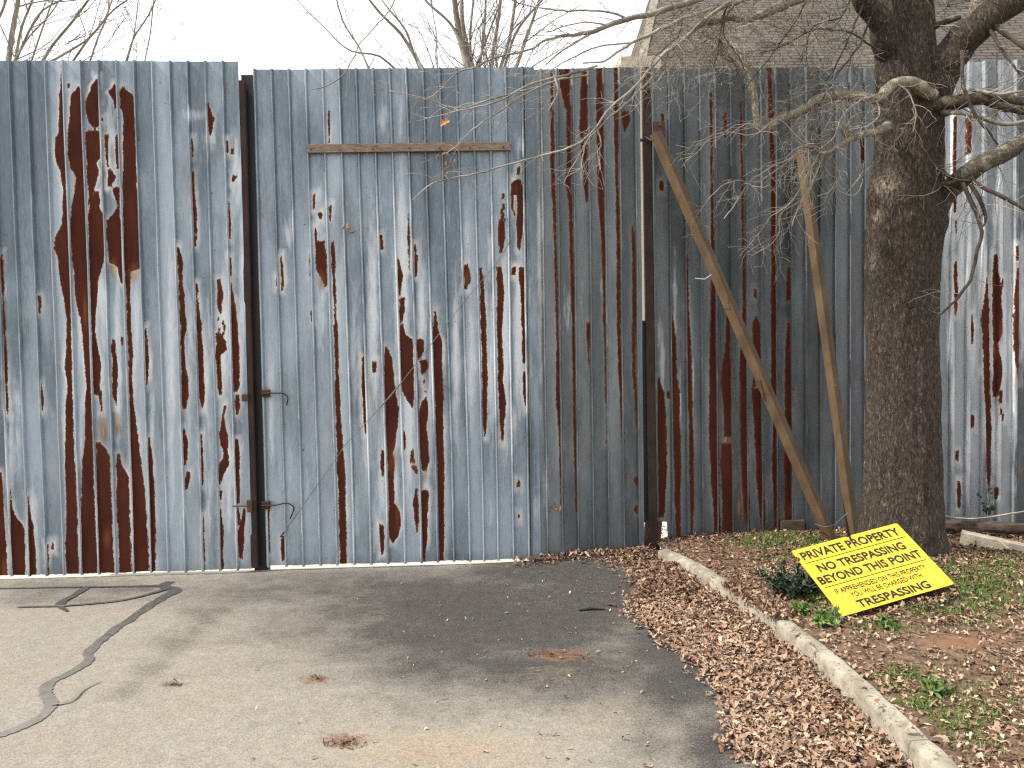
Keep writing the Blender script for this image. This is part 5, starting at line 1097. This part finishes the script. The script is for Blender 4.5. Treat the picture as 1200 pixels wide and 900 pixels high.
def leaves(xy, z, size, tilt, tint):
    n = len(xy)
    pr = np.array([(0, 0), (.14, .32), (.14, -.32), (.30, .5), (.30, -.5), (.44, .2), (.44, -.2), (.62, .46), (.62, -.46), (.75, .17), (.75, -.17), (1, 0), (.35, 0), (.7, 0)])
    Fl = np.array([(0, 1, 12), (0, 12, 2), (1, 3, 12), (2, 12, 4), (3, 5, 12), (4, 12, 6), (5, 13, 12), (6, 12, 13), (5, 7, 13), (6, 13, 8), (7, 9, 13), (8, 13, 10), (9, 11, 13), (10, 13, 11)])
    L = size[:, None]; W = L * RNG.uniform(0.28, 0.52, n)[:, None]
    x = (pr[None, :, 0] - 0.5) * L; y = pr[None, :, 1] * W
    fold = RNG.uniform(-0.2, 1.1, n)[:, None]; curl = RNG.normal(0, 0.9, n)[:, None] / 1.0; tw_ = RNG.normal(0, 0.5, n)[:, None]
    zz = np.abs(y) * fold + curl * (x ** 2) / L + tw_ * y * (pr[None, :, 0] - 0.5) * 2 + RNG.normal(0, 0.03, (n, 14)) * L
    a = RNG.uniform(0, 2 * pi, n)[:, None]; t1 = RNG.normal(0, 1, n)[:, None] * tilt[:, None]; t2 = RNG.normal(0, 1, n)[:, None] * tilt[:, None]
    zz = zz + x * np.tan(np.clip(t1, -1.1, 1.1)) + y * np.tan(np.clip(t2, -1.1, 1.1))
    X = x * np.cos(a) - y * np.sin(a); Y = x * np.sin(a) + y * np.cos(a)
    lo = np.minimum(zz.min(1), 0)[:, None]
    Z = zz - lo * 0.85
    V = np.stack([X + xy[:, :1], Y + xy[:, 1:2], Z + z[:, None]], -1).reshape(-1, 3)
    Fq = (Fl[None] + (np.arange(n) * 14)[:, None, None]).reshape(-1, 3)
    return V, Fq, np.repeat(tint, 14)
def sample(poly, dens, z0, x0, x1, y0, y1, falloff=None):
    n = int((x1 - x0) * (y1 - y0) * dens); p = np.stack([RNG.uniform(x0, x1, n), RNG.uniform(y0, y1, n)], -1)
    z = surf(p[:, 0], p[:, 1]); px, py = pix(np.concatenate([p, z[:, None]], 1))
    j = RNG.normal(0, 9, (n, 2))
    k = in_poly(px + j[:, 0], py + j[:, 1] * 0.6, poly); return p[k], z[k]
LV = []
# thick drift in the gutter
p, z = sample(LITTER, 7500, 0, 0.2, 1.85, 2.5, 6.3)
k = p[:, 0] < kerb_x(p[:, 1]) + 0.02 * RNG.normal(0, 1, len(p)) ; p, z = p[k], z[k]
dpt = np.clip((p[:, 0] - kerb_x(p[:, 1]) + 0.75) / 0.75, 0, 1)
nf = np.array([0.5 + 0.5 * noise.noise((a * 4, b * 4, 0)) for a, b in p])
LV.append(leaves(p, np.minimum(z, 0.02) + RNG.uniform(0, 1, len(p)) ** 1.4 * (0.012 + 0.05 * dpt * (0.5 + nf)), RNG.uniform(0.02, 0.05, len(p)) * np.where(RNG.uniform(0, 1, len(p)) < .12, 1.45, 1), np.full(len(p), 0.16), np.clip(RNG.normal(0.60, 0.19, len(p)) + 0.10 * (nf - 0.5) - 0.16 * (p[:, 1] > 5.1), 0, 1)))  # far end of the drift tinted darker, standing in for shade
# along the foot of the wing sheets
n = 420; x_ = RNG.uniform(0.0, 1.1, n) ** 0.8; y_ = fence_y(x_) - np.abs(RNG.normal(0, 0.06 + 0.1 * np.clip(x_ - 0.4, 0, 1), n)) - 0.02
q = np.stack([x_, y_], -1); LV.append(leaves(q, drive_z(x_, y_) + RNG.uniform(0, 0.035, n), RNG.uniform(0.03, 0.06, n), np.full(n, 0.3), np.clip(RNG.normal(0.36, 0.18, n), 0, 1)))
# verge
n = 34000; x_ = RNG.uniform(1.1, 4.6, n); y_ = RNG.uniform(2.3, 6.75, n); k = x_ > kerb_x(y_) + 0.055; x_, y_ = x_[k], y_[k]
z = VG(x_, y_); px, py = pix(np.stack([x_, y_, z], -1))
dens = 0.82 + 0.5 * np.array([noise.noise((a * 2.2, b * 2.2, 4)) for a, b in zip(x_, y_)]) - 0.5 * blobs(px, py, GREEN) - 0.75 * blobs(px, py, CLAY)
k = RNG.uniform(0, 1, len(x_)) < dens; q = np.stack([x_, y_], -1)[k]; z = z[k]; m = len(q)
LV.append(leaves(q, z + RNG.uniform(-0.003, 0.018, m), RNG.uniform(0.018, 0.05, m), np.full(m, 0.16), np.clip(RNG.normal(0.54, 0.25, m) - 0.14 * (q[:, 1] > 5.3), 0, 1)))  # tint lowered close to the fence to paint in shade there
# drift against the kerb top and strays on the asphalt
n = 2600; y_ = RNG.uniform(2.6, 5.9, n); x_ = kerb_x(y_) + RNG.uniform(-0.06, 0.09, n); k = (np.abs(y_ - 4.68) < 0.32) | (RNG.uniform(0, 1, n) < 0.014); x_, y_ = x_[k], y_[k]; n = len(x_)
LV.append(leaves(np.stack([x_, y_], -1), np.full(n, 0.122) + RNG.uniform(0, 0.02, n), RNG.uniform(0.03, 0.06, n), np.full(n, 0.4), np.clip(RNG.normal(0.5, 0.2, n), 0, 1)))
n = 230; x_ = np.clip(RNG.normal(0.35, 0.65, n), -2.6, 1.2); y_ = RNG.uniform(2.8, 6.05, n)
LV.append(leaves(np.stack([x_, y_], -1), drive_z(x_, y_) + 0.002, RNG.uniform(0.012, 0.034, n), np.full(n, 0.22), np.clip(RNG.normal(0.66, 0.3, n), 0, 1)))
# leaves blown against the lower edge of the sign
n = 60; uu = RNG.uniform(0.02, 0.98, n); q = np.array([sg(a, 1.0 + RNG.uniform(0.02, 0.16)) for a in uu])
LV.append(leaves(q[:, :2] - np.array([[0.0, 0.02]]), VG(q[:, 0], q[:, 1]) + RNG.uniform(0.0, 0.02, n) + 0.02 * uu, RNG.uniform(0.03, 0.055, n), np.full(n, 0.22), np.clip(RNG.normal(0.55, 0.22, n), 0, 1)))
# clods on the mud patches
for cx, cy, sx, sy, cnt in ((650, 768, 30, 6, 46), (402, 872, 22, 6, 40), (370, 796, 16, 4, 14), (204, 803, 9, 2, 16), (690, 772, 30, 4, 10)):
    for _ in range(cnt):
        c = on(cx + rnd.gauss(0, sx * .5), cy + rnd.gauss(0, sy * .5), 0.0)
        LV.append(leaves(np.array([[c[0], c[1]]]), np.array([0.002]), np.array([rnd.uniform(0.01, 0.03)]), np.array([0.35]), np.array([rnd.uniform(0.0, 0.35)])))
b = 0; VV = []; FF = []; TT = []
for v, f, t in LV: VV.append(v); FF.append(f + b); TT.append(t); b += len(v)
tag(link_mesh("leaf_litter", np.concatenate(VV), np.concatenate(FF), M['leaf'], None, (1.2, 4.5, 0), None, {"tint": np.concatenate(TT)}), "dry brown fallen leaves heaped along the kerb and strewn over the verge", "leaves", kind="stuff")

def blades(p, z, h, w, lean, tint):
    n = len(p); a = RNG.uniform(0, 2 * pi, n); la = RNG.uniform(0, 2 * pi, n); ln = np.abs(RNG.normal(0, 1, n)) * lean
    V = []; prof = [(0, 1), (0.45, 0.85), (0.8, 0.5), (1, 0)]
    rows = []
    for t, ww in prof:
        bx = p[:, 0] + np.cos(la) * ln * h * t * t; by = p[:, 1] + np.sin(la) * ln * h * t * t; bz = z + h * t * np.clip(1 - 0.35 * ln * t, 0.2, 1)
        if ww > 0:
            rows += [np.stack([bx + np.cos(a) * w * ww, by + np.sin(a) * w * ww, bz], -1), np.stack([bx - np.cos(a) * w * ww, by - np.sin(a) * w * ww, bz], -1)]
        else: rows += [np.stack([bx, by, bz], -1)]
    V = np.stack(rows, 1).reshape(-1, 3); o = (np.arange(n) * 7)[:, None]
    Fq = np.concatenate([o + np.array([[0, 1, 3]]), o + np.array([[0, 3, 2]]), o + np.array([[2, 3, 5]]), o + np.array([[2, 5, 4]]), o + np.array([[4, 5, 6]])], 0)
    return V, Fq, np.repeat(tint, 7)
GL = []
n = 420000; x_ = RNG.uniform(1.15, 4.6, n); y_ = RNG.uniform(2.3, 6.7, n); k = x_ > kerb_x(y_) + 0.1; x_, y_ = x_[k], y_[k]
z = VG(x_, y_); px, py = pix(np.stack([x_, y_, z], -1)); gk = blobs(px, py, GREEN)
cl = np.array([0.5 + 0.9 * noise.noise((a * 9, b * 9, 7)) for a, b in zip(x_, y_)])
k = RNG.uniform(0, 1, len(x_)) < np.clip(gk * 1.0 * np.clip(cl, 0, 1.2), 0, 1); x_, y_, z = x_[k], y_[k], z[k]; n = len(x_)
GL.append(blades(np.stack([x_, y_], -1), z, RNG.uniform(0.010, 0.038, n), RNG.uniform(0.0016, 0.0040, n), 1.3, np.clip(RNG.normal(0.45, 0.28, n), 0, 1)))
b = 0; VV = []; FF = []; TT = []
for v, f, t in GL: VV.append(v); FF.append(f + b); TT.append(t); b += len(v)
tag(link_mesh("grass", np.concatenate(VV), np.concatenate(FF), M['grass'], None, (2.5, 4.5, 0.15), None, {"tint": np.concatenate(TT)}), "short patchy grass growing between fallen leaves on the verge", "grass", kind="stuff")

# ------------------------------------------------------------------ plants
def plant(name, label, c, n_st, hgt, spread, leaf_l, leaf_w, mat, seed, cat="plant", per=9):
    r_ = random.Random(seed); root = empty(name, tuple(c)); tag(root, label, cat); LVv = []; LFf = []; LT = []; T = Twigs()
    for s_ in range(n_st):
        a = r_.uniform(0, 2 * pi); l = hgt * r_.uniform(0.5, 1.0); p = Vector(c) + Vector((cos(a), sin(a), 0)) * spread * 0.25 * r_.random(); d = Vector((cos(a) * spread / hgt * r_.uniform(.2, 1), sin(a) * spread / hgt * r_.uniform(.2, 1), 1)).normalized()
        pts = [p.copy()]
        for k in range(6):
            d = (d + Vector((r_.gauss(0, .12), r_.gauss(0, .12), r_.gauss(-.06, .1)))).normalized(); p = p + d * l / 6; pts.append(p.copy())
        T.add(pts, [0.003 - 0.0003 * k for k in range(7)], 4)
        for k in range(per):
            q = pts[r_.randint(1, 6)]; ax = Vector((r_.gauss(0, 1), r_.gauss(0, 1), r_.gauss(0.35, .6))).normalized(); nr = ax.orthogonal(); nr.rotate(Matrix.Rotation(r_.uniform(0, 6.28), 3, ax)); sd = ax.cross(nr)
            L2 = leaf_l * r_.uniform(.6, 1.1); W2 = leaf_w * r_.uniform(.7, 1.1); bI = len(LVv)
            LVv += [q, q + ax * L2 * .35 + sd * W2 * .5 + nr * W2 * .15, q + ax * L2 * .35 - sd * W2 * .5 + nr * W2 * .15, q + ax * L2 * .4, q + ax * L2 * .75 + sd * W2 * .35 - nr * L2 * .08, q + ax * L2 * .75 - sd * W2 * .35 - nr * L2 * .08, q + ax * L2 - nr * L2 * .18]
            LFf += [(bI, bI + 1, bI + 3), (bI, bI + 3, bI + 2), (bI + 1, bI + 4, bI + 3), (bI + 2, bI + 3, bI + 5), (bI + 3, bI + 4, bI + 6), (bI + 3, bI + 6, bI + 5)]; LT += [r_.random()] * 7
    T.build("stem", M['twig'], root, None)
    link_mesh("foliage", LVv, LFf, mat, root, None, None, {"tint": LT})
gz = lambda x, y: float(VG(x, y))
plant("low_shrub", "dark low leafy shrub in the shade left of the yellow sign", (1.63, 4.72, gz(1.63, 4.72)), 46, 0.20, 0.24, 0.05, 0.016, M['shrubleaf'], 3, "shrub", 14)
plant("weed", "bright green weed under the lower left corner of the sign", (1.66, 4.27, gz(1.66, 4.27)), 20, 0.07, 0.10, 0.055, 0.016, M['weedleaf'], 4)
plant("weed", "green weed by the kerb at the foot of the dark shrub", (1.585, 4.50, gz(1.585, 4.5)), 16, 0.06, 0.09, 0.05, 0.015, M['weedleaf'], 6)
plant("weed", "leafy green weed farthest right in front of the sign's lower edge", (1.92, 4.14, gz(1.92, 4.14)), 12, 0.05, 0.07, 0.04, 0.015, M['weedleaf'], 8)
plant("weed", "green weed inside the kerb nearest the camera", (1.80, 3.42, gz(1.80, 3.42)), 18, 0.06, 0.10, 0.05, 0.016, M['weedleaf'], 9)
c = at(1158, 606, 6.45); plant("creeper", "small dark creeper climbing the bright fence right of the tree", tuple(c), 9, 0.24, 0.05, 0.035, 0.022, M['shrubleaf'], 5, "plant", 8)

# dry leaf clumps caught on the gate
def clump(label, c, n, sp, seed):
    r_ = random.Random(seed); V = []; Fc = []
    for k in range(n):
        ax = Vector((r_.gauss(0, 1), r_.gauss(0, .5), r_.gauss(-.2, 1))); v, f = one_leaf(Vector(c) + Vector((r_.gauss(0, sp), r_.gauss(-.01, .01), r_.gauss(0, sp))), r_.uniform(.03, .055), r_.uniform(.015, .028), (r_.gauss(0, .5), -1, r_.gauss(0, .5)), ax, .008)
        b = len(V); V += v; Fc += [tuple(i + b for i in q) for q in f]
    o = link_mesh("leaf_clump", V, Fc, M['leaf'], None, tuple(c), None, {"tint": [r_.uniform(.1, .55)] * len(V)}); tag(o, label, "dead leaves", "dry leaf clumps caught on the gate")
clump("dry leaf clump stuck in the upper left of the gate under the batten's left half", at(407, 268, 5.99), 9, 0.022, 1)
clump("dark dry leaf clump hanging just below the timber batten", at(523, 186, 6.04), 12, 0.03, 2)
clump("tan dry leaf clump low on the gate near its foot", at(653, 594, 6.11), 8, 0.018, 3)

# edging, rotten sleeper and sticks at the foot of the far fence
a = at(1126, 630, 6.12); b_ = at(1300, 668, 5.7)
mb = MB(); mb.beam(a, b_, 0.09, 0.11, bev=0.1); o = mb.build("concrete_edging", M['concrete'], None, tuple(a), 40); tag(o, "pale concrete edging strip at the foot of the fence right of the tree", "edging")
def lump(name, mat, a, b, w, h, label, cat, seed):
    P, W_ = smooth_line([a, (np.array(a) + b) / 2 + np.array([0, 0, 0.01]), b], [1, 1, 1], 0.03); V = []; Fc = []; K = 10
    for i, p in enumerate(P):
        for k in range(K):
            an = 2 * pi * k / K; rr_ = 1 + 0.22 * noise.noise((i * 0.18, cos(an) * 2, seed + sin(an) * 2)); sq = 1 / max(abs(cos(an)), abs(sin(an))) ** 0.6
            V.append((p[0], p[1] + cos(an) * w / 2 * rr_ * sq, p[2] + sin(an) * h / 2 * rr_ * sq))
    for i in range(len(P) - 1):
        for k in range(K): Fc.append((i * K + k, i * K + (k + 1) % K, (i + 1) * K + (k + 1) % K, (i + 1) * K + k))
    Fc += [tuple(range(K)), tuple(range(len(P) * K - 1, len(P) * K - K - 1, -1))]
    tag(link_mesh(name, V, Fc, mat, None, tuple(a), 50), label, cat)
lump("timber_sleeper", M['sleeper'], at(1098, 616, 6.5), at(1260, 623, 6.3), 0.10, 0.085, "dark rotten timber lying along the foot of the bright fence", "timber", 2.0)
def stick(label, px, mat='twig'):
    pts, rr = smooth_line([at(x, y, Y) for x, y, Y, r in px], [r for x, y, Y, r in px], 0.04)
    v, f = tube([p + np.array([0, 0, 0.004 * noise.noise((i * .6, 2, 3))]) for i, p in enumerate(pts)], rr, 6, True)
    tag(link_mesh("fallen_stick", v, f, M[mat], None, tuple(pts[0]), 60), label, "stick", "sticks fallen on the ground")
stick("long curved stick lying on the rotten timber by the bright fence", [(1098, 603, 6.4, .006), (1115, 606, 6.35, .007), (1135, 608, 6.32, .007), (1160, 606, 6.3, .008), (1185, 602, 6.28, .008), (1215, 597, 6.25, .007)])
stick("forked thin stick leaning on the pale concrete edging", [(1128, 640, 6.02, .004), (1140, 634, 6.03, .004), (1152, 628, 6.06, .003)])
stick("thin stick among the leaves right of the tree foot", [(1168, 632, 5.95, .004), (1180, 641, 5.85, .004), (1196, 653, 5.7, .003)])
def gstick(label, a, b, r):
    p, q = on(*a, 0.012), on(*b, 0.012); m = (p + q) / 2 + np.array([0.0, 0.01, 0.004])
    v, f = tube([p, m, q], [r, r * 1.1, r * .7], 7, True); tag(link_mesh("fallen_stick", v, f, M['sleeper'], None, tuple(p), 60), label, "stick", "sticks fallen on the ground")
gstick("dark twig piece lying on the asphalt left of the leaf drift", (678, 714), (709, 713), 0.010)
gstick("short dark bark chip on the asphalt beside the twig piece", (712, 708), (722, 710), 0.009)
